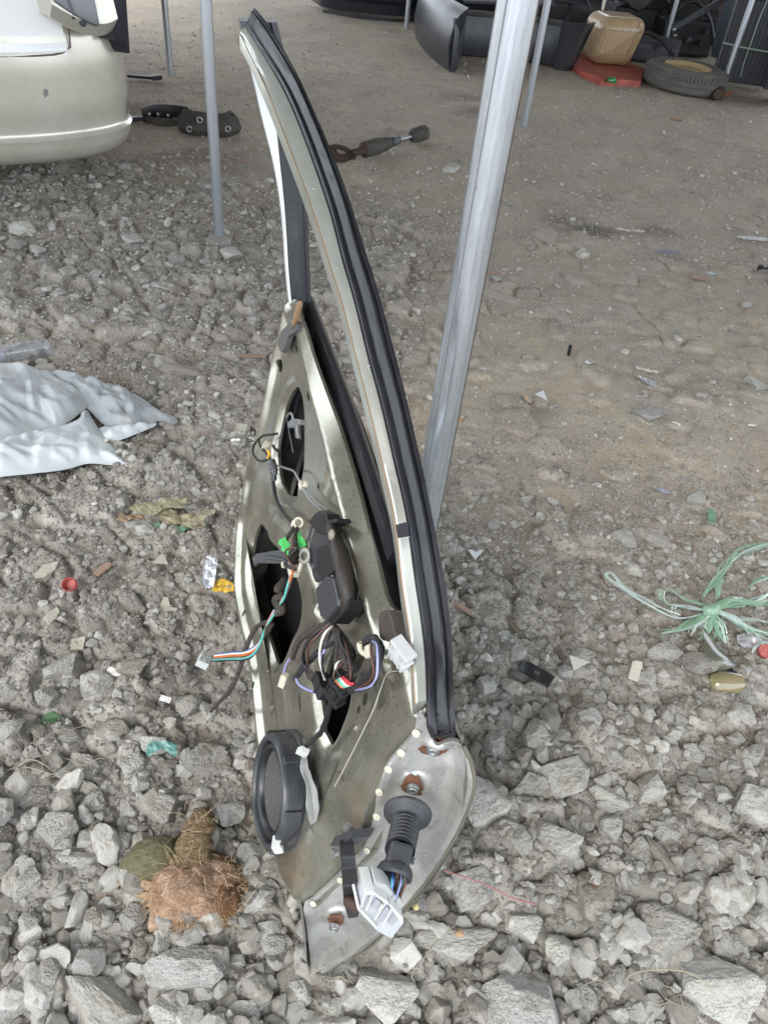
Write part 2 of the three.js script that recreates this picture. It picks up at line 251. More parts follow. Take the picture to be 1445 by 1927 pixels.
// ---------------------------------------------------------------- stones
function rockGeo(seed, detail, flat = 1) {
  const r = rng(seed), planes = [], g = new THREE.IcosahedronGeometry(1, detail), P = g.attributes.position, q = V3(), n = V3();
  for (let i = 0; i < 11; i++) { const y = 1 - 2 * (i + 0.5) / 11, a = i * 2.39996 + r() * 1.4, s = Math.sqrt(1 - y * y); planes.push([V3(s * Math.cos(a) + 0.5 * (r() - 0.5), y + 0.5 * (r() - 0.5), s * Math.sin(a) + 0.5 * (r() - 0.5)).normalize(), 0.54 + 0.34 * r()]); }
  const o = r() * 40;
  for (let i = 0; i < P.count; i++) {
    q.fromBufferAttribute(P, i).normalize(); let d = 1.02;
    for (const [m, k] of planes) { const c = q.dot(m); if (c > 0.15) { const h = k / c, e = 0.022; d = d - h > e ? h : h - d > e ? d : d + (h - d) * 0.5 - ((e - Math.abs(d - h)) ** 2) / (4 * e); } }
    d *= 1 + 0.085 * fbm(q.x * 2.1 + o, q.y * 2.1, q.z * 2.1, 3) + 0.03 * fbm(q.x * 7 + o, q.y * 7, q.z * 7, 2);
    P.setXYZ(i, q.x * d, q.y * d * flat, q.z * d);
  }
  g.deleteAttribute('uv'); g.deleteAttribute('normal');
  const c = toCreasedNormals(g, detail > 4 ? 0.5 : 0.38), Q = c.attributes.position, uv = [];
  for (let i = 0; i < Q.count; i += 3) {
    const A = [0, 1, 2].map((k) => V3().fromBufferAttribute(Q, i + k)); n.copy(A[1]).sub(A[0]).cross(V3().copy(A[2]).sub(A[0]));
    const ax = Math.abs(n.x) > Math.abs(n.y) ? (Math.abs(n.x) > Math.abs(n.z) ? 0 : 2) : Math.abs(n.y) > Math.abs(n.z) ? 1 : 2;
    for (const a of A) uv.push(...(ax === 0 ? [a.z, a.y] : ax === 1 ? [a.x, a.z] : [a.x, a.y]).map((w) => w * 0.42 + seed * 0.13));
  }
  c.setAttribute('uv', new THREE.Float32BufferAttribute(uv, 2)); return c;
}
const bigRocks = [...Array(14)].map((_, i) => rockGeo(11 + i, 9)), midRocks = [...Array(14)].map((_, i) => rockGeo(51 + i, 5)), smallRocks = [...Array(8)].map((_, i) => rockGeo(91 + i, 2)), grits = [...Array(4)].map((_, i) => rockGeo(131 + i, 1));
const taken = [];
function rock([x, z, a, d], mat, label, group, r, { tall = 0.68, sink = 0.36, yaw, up = 0 } = {}) {
  const big = a > 0.075, geo = (big ? bigRocks : midRocks)[Math.floor(r() * 14)], m = mesh('rock', geo, mat, scene);
  const h = Math.min(a, d) * tall; m.scale.set(a * 0.54, h * 0.54, d * 0.54);
  m.position.set(x, groundY(x, z) + h * (0.5 - sink) + up, z); m.rotation.set((r() - 0.5) * 0.4, yaw ?? (r() - 0.5) * 0.9, (r() - 0.5) * 0.4, 'YXZ');
  taken.push([x, z, (a + d) * 0.25]); return tag(m, label, 'rock', group);
}
{
  const r = rng(5), S = M.stone;
  // stones one can find in the photograph: [place and size, material, what sets it apart, options]
  const found = [
    [[0.2889, -0.8516, 0.1233, 0.1343], S[0], 'large flat-faced grey rock touching the right edge of the door hinge end'],
    [[0.3994, -0.9139, 0.082, 0.0799], S[1], 'blocky grey rock beside the dark hollow right of the door hinge end'],
    [[0.4717, -0.9461, 0.1467, 0.1186], S[0], 'broad sloping grey rock behind the blocky one right of the door'],
    [[0.4459, -0.7844, 0.1048, 0.0918], S[0], 'rough round pitted rock at the middle of the rubble right of the door'],
    [[0.2638, -0.6791, 0.103, 0.1038], S[3], 'wide pitted rock with a thin red thread lying across it'],
    [[0.2163, -0.5741, 0.1906, 0.0753], S[0], 'long low grey rock just right of the lowest corner of the door'],
    [[0.0997, -0.4733, 0.1271, 0.1034], S[2], 'big light rock partly under the lowest tip of the car door'],
    [[0.3641, -0.6208, 0.0801, 0.0692], M.stonePale, 'pale cube-like rock with a flat bright top'],
    [[0.4397, -0.5793, 0.0661, 0.064], M.stonePale, 'pale pentagonal rock just right of and below the cube-like one'],
    [[0.7293, -0.5439, 0.1806, 0.1254], S[2], 'largest light slab with a crack across it, in the lower right'],
    [[0.6529, -0.6426, 0.1705, 0.1025], S[1], 'broad low brown-grey boulder behind the cracked slab'],
    [[0.3437, -0.4716, 0.1417, 0.1251], S[3], 'large brownish boulder at the bottom edge right of the door tip'],
    [[0.6708, -0.7913, 0.0366, 0.1244], S[4], 'long narrow rock standing out like a finger in the right rubble', { tall: 0.8 }],
    [[0.6348, -0.8027, 0.0712, 0.0699], S[1], 'square-faced rock against the finger-like rock'],
    [[0.7394, -0.7543, 0.0921, 0.0602], S[0], 'smooth-topped oval rock with a black shadow hollow beneath it'],
    [[0.8435, -0.8354, 0.0874, 0.0457], S[1], 'low rock lying behind the smooth oval one'],
    [[0.9162, -0.9379, 0.1158, 0.1209], S[2], 'big light rock cut by the right edge of the photo'],
    [[0.5735, -0.9173, 0.0991, 0.0648], S[0], 'wide low grey rock in the middle of the right rubble'],
    [[0.3678, -0.782, 0.066, 0.0645], S[3], 'plain grey rock between the pitted round one and the door edge'],
    [[0.3341, -0.7984, 0.0573, 0.0482], S[0], 'small sloped rock below the flat-faced one at the door edge'],
    [[0.2475, -0.7646, 0.0519, 0.0495], S[0], 'small rock in the corner between the door edge and the thread-crossed rock'],
    [[0.8602, -0.6838, 0.0598, 0.0755], S[2], 'light upright rock at the right edge above the cracked slab'],
    [[-0.3342, -0.9, 0.1103, 0.1079], M.stoneDark, 'big dark rock close to the left of the loudspeaker'],
    [[-0.3993, -0.7809, 0.1228, 0.0915], S[1], 'large grey wedge-shaped rock behind the coconut husk'],
    [[-0.4182, -0.95, 0.0637, 0.0769], S[4], 'brownish pointed rock behind the dark one'],
    [[-0.4527, -0.9252, 0.0703, 0.0492], S[2], 'light rock under the teal plastic scrap'],
    [[-0.5885, -0.8596, 0.1084, 0.0631], S[1], 'broad dark-topped rock in the left rubble with dry roots beside it'],
    [[-0.671, -0.7764, 0.0704, 0.0649], S[1], 'rounded grey rock near the left edge below the dry roots'],
    [[-0.5639, -0.9505, 0.0882, 0.0568], S[4], 'brown-grey rock right of the green leaf'],
    [[-0.2473, -0.7821, 0.0637, 0.0644], S[2], 'light rock touching the left side of the loudspeaker'],
    [[-0.3048, -0.7693, 0.0724, 0.0496], S[0], 'flat rock just above the brown coconut stalk'],
    [[-0.5345, -0.6455, 0.079, 0.039], S[2], 'pale thin slab left of the coconut husk'],
    [[-0.5051, -0.6067, 0.044, 0.0439], S[3], 'roundish rock below the pale thin slab'],
    [[-0.3178, -0.5244, 0.0462, 0.055], S[2], 'upright pale rock below the coconut husk'],
    [[-0.265, -0.4751, 0.1419, 0.0753], M.stone[3], 'wide flat slab with a pale front edge near the bottom of the photo'],
    [[-0.4054, -0.413, 0.1656, 0.0952], S[1], 'broadest brown-grey slab in the lower left'],
    [[-0.4026, -0.4885, 0.0394, 0.0306], S[2], 'small pale rock just behind the broadest lower-left slab'],
    [[-0.5712, -0.5283, 0.0463, 0.0422], S[0], 'grey knobbly rock near the left edge below the coconut'],
    [[-0.548, -0.3907, 0.0617, 0.0614], S[3], 'grey rock in the bottom left corner'],
    [[-0.2776, -0.3994, 0.0752, 0.0518], S[2], 'light rock cut by the bottom edge below the flat slab'],
    [[-0.1438, -0.4241, 0.0667, 0.0492], S[2], 'light rock cut by the bottom edge left of the door tip'],
    [[-0.1179, -0.5422, 0.0547, 0.0501], S[0], 'grey rock left of the lowest corner of the door'],
    [[-0.0569, -0.4675, 0.0585, 0.0556], S[2], 'light wedge of rock left of the lowest tip of the door'],
    [[-1.8744, -3.5264, 0.1383, 0.1362], M.stonePale, 'palest rock near the parked car on the left'],
    [[-0.8872, -3.5597, 0.1134, 0.146], M.stonePale, 'pale rock leaning on the foot of the left pole'],
    [[-1.3652, -3.5615, 0.1289, 0.0965], S[2], 'flat pale rock between the parked car and the left pole'],
    [[-1.7286, -3.3369, 0.0837, 0.0794], S[2], 'small pale rock just below the palest rock by the car'],
    [[-1.0868, -3.1425, 0.1275, 0.0788], S[2], 'flat pale slab between the left pole and the white sheet'],
    [[-0.8729, -2.4809, 0.1332, 0.0804], S[1], 'long low rock above the right tip of the white sheet'],
    [[-0.8061, -2.4371, 0.1676, 0.0613], S[4], 'thin brownish slab just under the long low rock'],
    [[-0.7551, -1.8684, 0.0612, 0.0454], S[2], 'small light rock beside the lower corner of the white sheet'],
    [[-1.4767, -2.95, 0.0814, 0.0699], S[2], 'light stone in the left rubble above the plastic bottle'],
    [[0.7605, -1.6753, 0.0704, 0.0579], M.stonePale, 'pale knobbly rock left of the green plastic strips'],
    [[0.8551, -1.836, 0.1213, 0.0796], S[1], 'dust-covered low rock behind the pale knobbly one'],
    [[0.6962, -1.6325, 0.1137, 0.0975], S[4], 'flat brown rock under the end of the green plastic strips'],
    [[0.754, -1.7969, 0.0799, 0.0711], S[3], 'rough grey rock left of the dust-covered low one'],
    [[0.7889, -1.352, 0.0946, 0.0724], S[3], 'flat grey rock below the left end of the green plastic strips'],
    [[0.8739, -1.3261, 0.0909, 0.0747], M.stoneDark, 'dark pointed rock left of the broken amber shell'],
    [[0.8974, -4.0798, 0.0854, 0.0952], M.stonePale, 'pale stone alone on the bare earth right of the big pole'],
    [[0.9628, -2.5541, 0.1316, 0.1012], S[3], 'grey rock sunk in the bare earth on the right', { sink: 0.42, tall: 0.5 }],
    [[1.4987, -2.9028, 0.1342, 0.0901], S[2], 'light rock sunk in the earth at the right edge', { sink: 0.4, tall: 0.5 }],
    [[0.1636, -5.2437, 0.138, 0.1051], S[2], 'flat light stone right of the old drive shaft'],
    [[0.4141, -1.0405, 0.0789, 0.0779], S[1], 'grey rock with a dark hollow in front, right of the door seal'],
    [[0.5602, -1.308, 0.0874, 0.0539], S[1], 'flat grey tile-like rock right of the black strap'],
    [[0.4461, -0.8253, 0.0464, 0.0319], S[0], null],
  ];
  for (const [b, m, label, o] of found) if (label) rock(b, m, label, undefined, r, o);
  // the rest, set out by how stony the ground is
  const zones = [
    ['grey rock in the stony rubble right of the car door', 'grey rocks in the rubble right of the door', -0.05, 1.0, -1.3, -0.42, 104],
    ['grey rock in the stony rubble left of the car door', 'grey rocks in the rubble left of the door', -0.9, -0.14, -1.1, -0.36, 66],
    ['small rock among the stones left of the door and behind the white sheet', 'rocks between the white sheet and the car', -2.3, -0.55, -4.6, -1.9, 50],
    ['small rock lying on the bare earth right of the big pole', 'rocks on the bare earth to the right', 0.25, 2.6, -4.8, -1.5, 18],
  ];
  for (const [label, group, x0, x1, z0, z1, n] of zones) for (let k = 0, t = 0; k < n && t < 4000; t++) {
    const x = lerp(x0, x1, r()), z = lerp(z0, z1, Math.pow(r(), x0 < -2 ? 1 : 0.75)), a = ((x0 > -0.1 && x0 < 0.1) || x0 === -0.9 ? 0.044 + 0.085 * Math.pow(r(), 1.8) * (0.5 + 0.5 * sstep(-1.2, -0.7, z)) : 0.03 + 0.05 * Math.pow(r(), 2.2)) * (z < -2 ? 1.15 : 1), d = a * lerp(0.65, 1.05, r());
    if (x0 > 0.2 && r() > 0.35 && z > -3.4) continue;
    if (taken.some((q) => Math.hypot(q[0] - x, q[1] - z) < q[2] + (a + d) * 0.24) || (Math.abs(x + 0.12 + (z + 0.5) * -0.35) < 0.1 && z > -1.5)) continue;
    rock([x, z, a, d], S[Math.floor(r() * 5)], label, group, r, { sink: lerp(0.2, 0.45, r()), tall: lerp(0.55, 0.85, r()), yaw: r() * 6 }); k++;
  }
}
function scatter(name, geos, n, seed, size, place, mat, lift, pale = 1) { // loose stones too many to count
  const r = rng(seed), per = geos.map(() => []), C = [[0.40, 0.385, 0.352], [0.34, 0.32, 0.285], [0.46, 0.445, 0.41], [0.27, 0.25, 0.22], [0.38, 0.37, 0.345]];
  for (let i = 0; i < n; i++) { const p = place(r); if (p) { const s = size(r), k = Math.floor(r() * geos.length); per[k].push([p[0], groundY(p[0], p[1]) + s * lift * (r() - 0.45), p[1], s, r(), r(), r(), r(), Math.floor(r() * 5)]); } }
  geos.forEach((g, k) => {
    const im = new THREE.InstancedMesh(g, mat, per[k].length), q = new THREE.Quaternion(), e = new THREE.Euler(), c = new THREE.Color();
    per[k].forEach(([x, y, z, s, a, b, d, f, t], i) => { e.set((a - 0.5) * 1.1, b * 6.28, (d - 0.5) * 1.1); im.setMatrixAt(i, M4.compose(V3(x, y, z), q.setFromEuler(e), V3(s * (0.8 + 0.55 * a), s * (0.38 + 0.42 * f), s * (0.62 + 0.5 * d)))); const v = (0.82 + 0.3 * f) * pale; im.setColorAt(i, c.setRGB(C[t][0] * v, C[t][1] * v, C[t][2] * v)); });
    im.name = numbered(name); im.castShadow = im.receiveShadow = true; im.userData.kind = 'stuff'; im.userData.label = 'loose grey gravel and chips strewn over the ground'; scene.add(im);
  });
}
const spread = (x0, x1, z0, z1, p, keep) => (r) => { const x = lerp(x0, x1, r()), z = lerp(z0, z1, Math.pow(r(), p)), k = keep(x, z) * (0.45 + 0.9 * Math.max(0, 0.5 + fbm(x * 2.1, 6.6, z * 2.1, 3))); return r() < k ? [x, z] : null; };
scatter('gravel', smallRocks, 13000, 71, (r) => 0.0055 + 0.0125 * Math.pow(r(), 2), spread(-1.2, 1.5, -2.3, 0, 1, (x, z) => 0.2 + rubble(x, z)), M.gravel, 0.8);
scatter('gravel', smallRocks.slice(0, 4), 9500, 72, (r) => 0.007 + 0.015 * Math.pow(r(), 3), spread(-3, 3, -6, -1.8, 1, (x, z) => 0.14 + 0.95 * rubble(x, z)), M.gravel, 0.7, 1.15);
scatter('gravel', midRocks.slice(0, 7), 2600, 77, (r) => 0.013 + 0.013 * Math.pow(r(), 1.6), spread(-0.9, 1.15, -1.6, -0.15, 0.75, (x, z) => sstep(-1.5, -0.7, z - 0.25 * sstep(0.2, -0.2, x)) * 1.0), M.gravel, 0.75);
scatter('gravel', midRocks.slice(3, 11), 620, 79, (r) => 0.021 + 0.02 * Math.pow(r(), 1.5), spread(-0.85, 1.1, -1.25, -0.2, 0.7, (x, z) => sstep(-1.25, -0.7, z - 0.2 * sstep(0.2, -0.2, x))), M.gravel, 0.55);
scatter('gravel', midRocks.slice(7), 1100, 78, (r) => 0.014 + 0.02 * Math.pow(r(), 2), spread(-2.8, 0.2, -5, -1.6, 1, (x, z) => 0.9 * rubble(x, z)), M.gravel, 0.6);
scatter('gravel', grits, 120000, 73, (r) => 0.0022 + 0.0042 * r() * r(), spread(-1.3, 1.7, -2.6, 0, 1, (x, z) => 0.25 + rubble(x, z)), M.gravel, 0.8);
scatter('gravel', grits.slice(0, 2), 110000, 74, (r) => 0.003 + 0.007 * Math.pow(r(), 3), spread(-3.5, 4, -8, -1.6, 0.9, (x, z) => 0.4 + rubble(x, z)), M.gravel, 0.6, 1.28);
scatter('gravel', smallRocks.slice(4), 9000, 75, (r) => 0.006 + 0.013 * Math.pow(r(), 3), spread(-3, 6, -13, -4, 0.8, () => 0.6), M.gravel, 0.5, 1.25);
// ---------------------------------------------------------------- the car door: x runs to its rear, y up it, z out through it
const door = thing('salvaged_door', 'bare champagne car front door standing on its edge in the rubble, wiring hanging out', 'car door');
{
  const [o, S, U, N] = [new THREE.Vector3(...[-0.0673, 0.22, -0.5162]), new THREE.Vector3(...[-0.3301, 0, -0.944]), new THREE.Vector3(...[0.2443, 0.9659, -0.0854]), new THREE.Vector3(...[0.9118, -0.2588, -0.3188])];
  M4.makeBasis(S, U, N).setPosition(o); M4.decompose(door.position, door.quaternion, door.scale);
  const prism = (pts, w0, w1, bev = 0.002, n = 0) => { // an outline in the door's plane, given a thickness from w0 to w1
    const p = n ? smoothPoly(pts, n) : pts, s = new THREE.Shape(p.map((q) => new THREE.Vector2(q[0], q[1]))), d = Math.abs(w1 - w0) - 2 * bev;
    return new THREE.ExtrudeGeometry(s, { depth: Math.max(0.0005, d), bevelEnabled: bev > 0, bevelThickness: bev, bevelSize: bev * 0.8, bevelOffset: -bev * 0.8, bevelSegments: 2, steps: 1 }).translate(0, 0, Math.min(w0, w1) + bev);
  };
  const part = (name, geo, mat, parent = door, label) => { const m = mesh(name, geo, mat, parent); if (label) m.userData.label = label; return m; };

  // inner panel
    const crease = (s) => 0.503 + 0.105 * s, tilt = (s) => lerp(0.95, 0.15, sstep(0.45, 1.0, s)), shelfTop = [1.005, 0.93, 0.85, 0.77, 0.68, 0.58, 0.48, 0.38, 0.28, 0.2].map((s) => [s, 0.503 + 0.105 * s + 0.027]);
  const outline = smoothPoly([
    [0.0165, -0.025], [0.0529, -0.0613], [0.1104, -0.0807], [0.1725, -0.1017], [0.2306, -0.108], [0.2972, -0.1029], [0.3501, -0.0893], [0.3913, -0.0881], [0.4674, -0.0722], [0.5339, -0.0583], [0.5876, -0.0581], [0.6529, -0.0691], [0.728, -0.0775], [0.7923, -0.0772], [0.8443, -0.0609], [0.9095, -0.0193], [0.9592, 0.0384], [0.9749, 0.0949], [1.0006, 0.1504], [1.0076, 0.2058], [1.0128, 0.2641], [1.0245, 0.33], [1.0435, 0.3933], [1.06, 0.4389], [1.0674, 0.4733], [1.0719, 0.5199], [1.0803, 0.5631], [1.0811, 0.5942], [1.0688, 0.6045], [1.0362, 0.6074], ...shelfTop, [0.1528, 0.572], [0.0829, 0.5797], [0.0455, 0.5659], [0.0134, 0.5527], [0.0004, 0.5432],
    [0.0045, 0.5107], [0.013, 0.4549], [0.0173, 0.4057], [0.0117, 0.3588], [0.0018, 0.3118], [-0.0081, 0.2258], [0.0019, 0.1086], [0.0041, 0.0185]], 3);
  const hole = (pts, n = 4, roll) => { const p = smoothPoly(pts, n); p.roll = roll; return p; };
  const ell = (c, ra, rb, rot = 0) => { const p = []; for (let i = 0; i < 16; i++) { const a = i / 16 * 6.2832, x = ra * Math.cos(a), y = rb * Math.sin(a); p.push([c[0] + x * Math.cos(rot) - y * Math.sin(rot), c[1] + x * Math.sin(rot) + y * Math.cos(rot)]); } p.roll = 0; return p; };
  const holes = [
    hole([[0.8862, 0.4932], [0.8522, 0.5005], [0.8124, 0.4988], [0.773, 0.4886], [0.7326, 0.4655], [0.708, 0.4489], [0.688, 0.4276], [0.6817, 0.4035], [0.6847, 0.3814], [0.6722, 0.369], [0.6793, 0.3573], [0.7064, 0.3372], [0.7476, 0.3159], [0.7878, 0.3007], [0.8166, 0.3001], [0.8512, 0.3124], [0.8842, 0.3282], [0.8988, 0.3565], [0.9098, 0.387], [0.918, 0.4248], [0.9093, 0.4645]]),
    hole([[0.8375, 0.1385], [0.8031, 0.1545], [0.7466, 0.1802], [0.6833, 0.2028], [0.6197, 0.2298], [0.5708, 0.2492], [0.5301, 0.2633], [0.4857, 0.2692], [0.4607, 0.2601], [0.4473, 0.2321], [0.4541, 0.1896], [0.4536, 0.1528], [0.454, 0.124], [0.4635, 0.0831], [0.486, 0.0618], [0.5187, 0.0547], [0.5571, 0.0455], [0.6186, 0.029], [0.684, 0.0062], [0.7373, -0.0004], [0.7827, 0.0035], [0.8268, 0.0287], [0.8486, 0.0636], [0.8524, 0.0989]]),
    hole([[0.5365, 0.411], [0.5331, 0.3798], [0.501, 0.3615], [0.4565, 0.3594], [0.4167, 0.3629], [0.3968, 0.349], [0.3587, 0.3489], [0.325, 0.376], [0.3023, 0.4258], [0.2898, 0.4678], [0.3081, 0.4897], [0.3505, 0.49], [0.4149, 0.4776], [0.4729, 0.4622], [0.5144, 0.4377]]),
    hole([[0.2994, 0.3518], [0.2947, 0.3105], [0.2838, 0.2638], [0.2724, 0.2392], [0.2368, 0.2279], [0.1971, 0.2262], [0.1716, 0.2365], [0.1663, 0.2692], [0.17, 0.3128], [0.1795, 0.351], [0.1929, 0.3719], [0.2014, 0.4029], [0.2195, 0.4108], [0.2533, 0.3963]]),
    ell([0.4014, 0.0219], 0.014, 0.016), ell([0.2017, 0.5133], 0.0085, 0.009), ell([0.1299, 0.4204], 0.009, 0.011), ell([0.1324, 0.3916], 0.006, 0.007), ell([0.3063, 0.1708], 0.018, 0.005, 0.5), ell([0.7115, -0.036], 0.010, 0.0045, 0.5), ell([0.487, 0.0301], 0.006, 0.006), ell([0.4584, 0.0668], 0.0055, 0.006), ell([0.499, -0.0389], 0.012, 0.005, 0.7), ell([1.0087, 0.4684], 0.021, 0.012), ell([0.7709, 0.5434], 0.018, 0.005), ell([0.945, 0.5557], 0.020, 0.0055), ell([0.5693, 0.4742], 0.008, 0.004), ell([0.4929, 0.5338], 0.008, 0.005),
  ];
  const ridge = [[0.1233, 0.4974], [0.1053, 0.3805], [0.0815, 0.1302]]; // the pressed line along the front of the panel
  const segD = (s, t, a, b) => { const ex = b[0] - a[0], ey = b[1] - a[1], k = Math.min(1, Math.max(0, ((s - a[0]) * ex + (t - a[1]) * ey) / (ex * ex + ey * ey))); return Math.hypot(s - a[0] - ex * k, t - a[1] - ey * k); };
  const beads = [[[0.5501, 0.5014], [0.5587, 0.5379], 0.004, 0.006], [[0.5119, 0.5018], [0.498, 0.544], 0.004, 0.006], [[0.3886, 0.3286], [0.4127, 0.3726], 0.005, 0.008], [[0.3194, 0.2645], [0.2917, 0.1928], 0.005, 0.009], [[0.2051, 0.2372], [0.2338, 0.1546], 0.005, 0.01], [[0.3944, 0.1036], [0.3102, 0.0833], -0.006, 0.014], [[0.7757, 0.2481], [0.6446, 0.3035], -0.005, 0.012], [[0.1076, 0.4713], [0.0831, 0.4289], 0.003, 0.008], [[0.0846, 0.3015], [0.0869, 0.3695], -0.004, 0.012], [[0.4074, 0.0691], [0.3929, 0.1638], 0.004, 0.007], [[0.3895, 0.3969], [0.5001, 0.4219], -0.006, 0.012]];
  const depth = (s, t, dO, dH) => {
    const c = crease(s), shelf = sstep(0.08, 0.2, s), over = Math.max(0, t - c) * tilt(s) * shelf, below = sstep(0.0, 0.03, c - t) + (1 - shelf) * sstep(0, 0.03, t - c);
    let w = over + 0.017 * Math.pow(1 - Math.min(1, dO / 0.026), 2) * (t > c && shelf > 0.5 ? 0 : 1);
    w += 0.014 * sstep(0.022, 0.05, dO) * Math.min(1, below) * sstep(0.1, 0.2, s + 0.1 * t);
    w += 0.013 * Math.pow(1 - Math.min(1, dH / 0.028), 2);
    w += (1 - sstep(0, 0.15, s + 0.02)) * (0.012 + 0.032 * Math.exp(-(((t - 0.2) / 0.12) ** 2)));
    w -= 0.005 * Math.exp(-((segD(s, t, ridge[0], ridge[1]) / 0.007) ** 2)) + 0.005 * Math.exp(-((segD(s, t, ridge[1], ridge[2]) / 0.007) ** 2)) * 0.9;
    w -= 0.006 * Math.exp(-(((s - 0.72) / 0.03) ** 2)) * sstep(0.14, 0.2, t) * sstep(0.5, 0.4, t);
    for (const [a, b, h, wd] of beads) { const d = segD(s, t, a, b); if (d < wd * 3) w -= h * Math.exp(-((d / wd) ** 2)); }
    w += 0.0022 * fbm(s * 9, t * 9, 2.2, 2) + 0.004 * fbm(s * 3.5, t * 3.5, 8.2, 2);
    return w;
  };
  const inner = part('inner_panel', sheet({ poly: outline, holes, cell: 0.004, depth, place: (a, b, w) => [a, b, w], lip: 0.007 }), M.paint);
  // stiffening swages beside the holes, paint scratches and caulking lines stand a little proud
  part('sealant_line', [tube([[0.0831, 0.5488, 0.004], [0.0981, 0.5226, 0.002], [0.0911, 0.4958, 0], [0.0843, 0.463, 0], [0.0731, 0.3377, -0.004], [0.0747, 0.2729, -0.002]], 0.0008, 5)], std({ color: lin(0.42, 0.4, 0.33), roughness: 0.7 }), inner);

  // hinge end
  const F = {o:[0.01, 0, 0],t:[0, 1, 0],e:[-0.4104, 0, 0.9119],n:[0.9119, 0, 0.4104]}, fp = (a, b, w) => [0, 1, 2].map((i) => F.o[i] + a * F.t[i] + b * F.e[i] + w * F.n[i]);
  const hingeOut = [[-0.2248, 0.0975], [-0.1885, 0.1129], [-0.1435, 0.1248], [-0.0435, 0.1524], [0.1044, 0.1573], [0.1949, 0.1594], [0.266, 0.1577], [0.3304, 0.1528], [0.3763, 0.1461], [0.4245, 0.1378], [0.4634, 0.1273], [0.5089, 0.1007], [0.5289, 0.0816]];
  const hingeIn = [[0.5315, 0.0669], [0.5152, 0.0509], [0.5314, 0.0324], [0.56, 0.0145], [0.5532, 0.0083], [0.5198, 0.0159], [0.4764, 0.0109], [0.4345, 0.0075], [0.3789, 0.0144], [0.3226, 0.0291], [0.2326, 0.043], [0.1288, 0.0315], [0.0344, 0.0167], [0.0081, 0.0101], [-0.0526, 0.0326], [-0.1403, 0.0652]];
  const hp = smoothPoly([...hingeOut, ...hingeIn], 3), pads = [[0.4942, 0.0532], [0.4003, 0.0598], [-0.0354, 0.0785]];
  const hDepth = (a, b, dO) => { let w = 0.018 * sstep(0.004, 0.028, dO) + 0.012 * Math.exp(-(((a - 0.02) / 0.09) ** 2) - (((b - 0.08) / 0.05) ** 2)) - 0.01 * Math.exp(-(((a - 0.33) / 0.1) ** 2) - (((b - 0.1) / 0.03) ** 2)) + 0.004 * sstep(0.03, 0.06, dO); for (const p of pads) w -= 0.006 * (1 - sstep(0.016, 0.03, Math.hypot(a - p[0], b - p[1]))); return w + 0.002 * fbm(a * 12, b * 12, 5, 2); };
  const hinge = part('hinge_face', sheet({ poly: hp, cell: 0.0035, depth: hDepth, place: fp, lip: 0.006 }), M.paintHingeLit, door, 'dusty hinge end, coloured lighter for sky light, with rust-ringed bolts');
  part('hem', tube(hingeOut.map(([a, b]) => fp(a, b, 0.001)), 0.0035, 6, 60), M.paint, hinge);
  const ringed = (pt, size, seed) => { const p = [], r = rng(seed); for (let i = 0; i < 22; i++) { const a = i / 22 * 6.2832, q = size * (0.75 + 0.5 * r()); p.push([pt[0] + q * Math.cos(a) * 1.25, pt[1] + q * Math.sin(a)]); } return p; };
  pads.forEach((pt, i) => {
    part('rust_ring', sheet({ poly: ringed(pt, [0.021, 0.016, 0.014][i], 3 + i), cell: 0.002, depth: (a, b) => hDepth(a, b, 0.06) - 0.0045, place: fp, lip: 0.001 }), M.rustRing, hinge);
    const c = V3(...fp(pt[0], pt[1], 0.006)), d = V3(...F.n).negate();
    part('bolt', [orient(new THREE.CylinderGeometry(0.0085, 0.0095, 0.006, 18), c, d), orient(new THREE.TorusGeometry(0.005, 0.0016, 8, 18).rotateX(Math.PI / 2), c.clone().addScaledVector(d, 0.0035), d)], M.steel, hinge);
  });
  for (const p of [[0.5235, 0.0183], [0.4761, 0.0148], [0.4342, 0.0115], [0.3793, 0.0175], [0.3223, 0.0334], [0.2313, 0.0487], [0.1283, 0.039], [0.0332, 0.0208]]) {
    const c = V3(...fp(p[0], p[1], -0.002)), d = V3(...F.n).negate().add(V3(0, 0, -0.5)).normalize();
    part('trim_clip', [orient(new THREE.SphereGeometry(0.0062, 12, 8), c, d, V3(0, 1, 0), [0.95, 0.3, 1.2]), orient(box(0.002, 0.004, 0.009, 0.0005, 1), c.clone().addScaledVector(d, 0.001), d)], M.cream);
  }

  // outer skin, edges
  const tb = (s) => (s < 0.33 ? lerp(0.548, 0.595, (s + 0.05) / 0.38) : s < 0.6 ? lerp(0.595, 0.615, (s - 0.33) / 0.27) : lerp(0.615, 0.625, (s - 0.6) / 0.46));
  const prof = [[0, 0.056], [0.03, 0.078], [0.085, 0.10], [0.15, 0.12], [0.26, 0.145], [0.38, 0.152], [0.5, 0.147], [0.63, 0.133], [0.74, 0.112], [0.835, 0.089]];
  const rearS = (t) => (t > 0.45 ? lerp(1.03, 1.06, (t - 0.45) / 0.17) : t > 0.2 ? lerp(0.985, 1.03, (t - 0.2) / 0.25) : t > 0 ? lerp(0.91, 0.985, t / 0.2) : lerp(0.89, 0.91, (t + 0.22) / 0.22));
  const skinAt = (k, j) => { const [q, w] = prof[j], f = k; const top = lerp(tb(0), tb(1), f), t = lerp(tb(lerp(0, 1.05, f)), tb(lerp(0, 1.05, f)) - 0.79, q / 0.835) + 0 * top; return [lerp(0.008 - 0.45 * w, rearS(t), f), t, w + 0.006 * Math.sin(Math.PI * f) - 0.01 * f * f * f]; };
  const rows = [0, 0.1, 0.25, 0.4, 0.55, 0.7, 0.85, 1].map((k) => prof.map((_, j) => skinAt(k, j)));
  part('outer_skin', loft(rows, { closed: false, sub: 5, crease: 1 }), M.paintDusty);
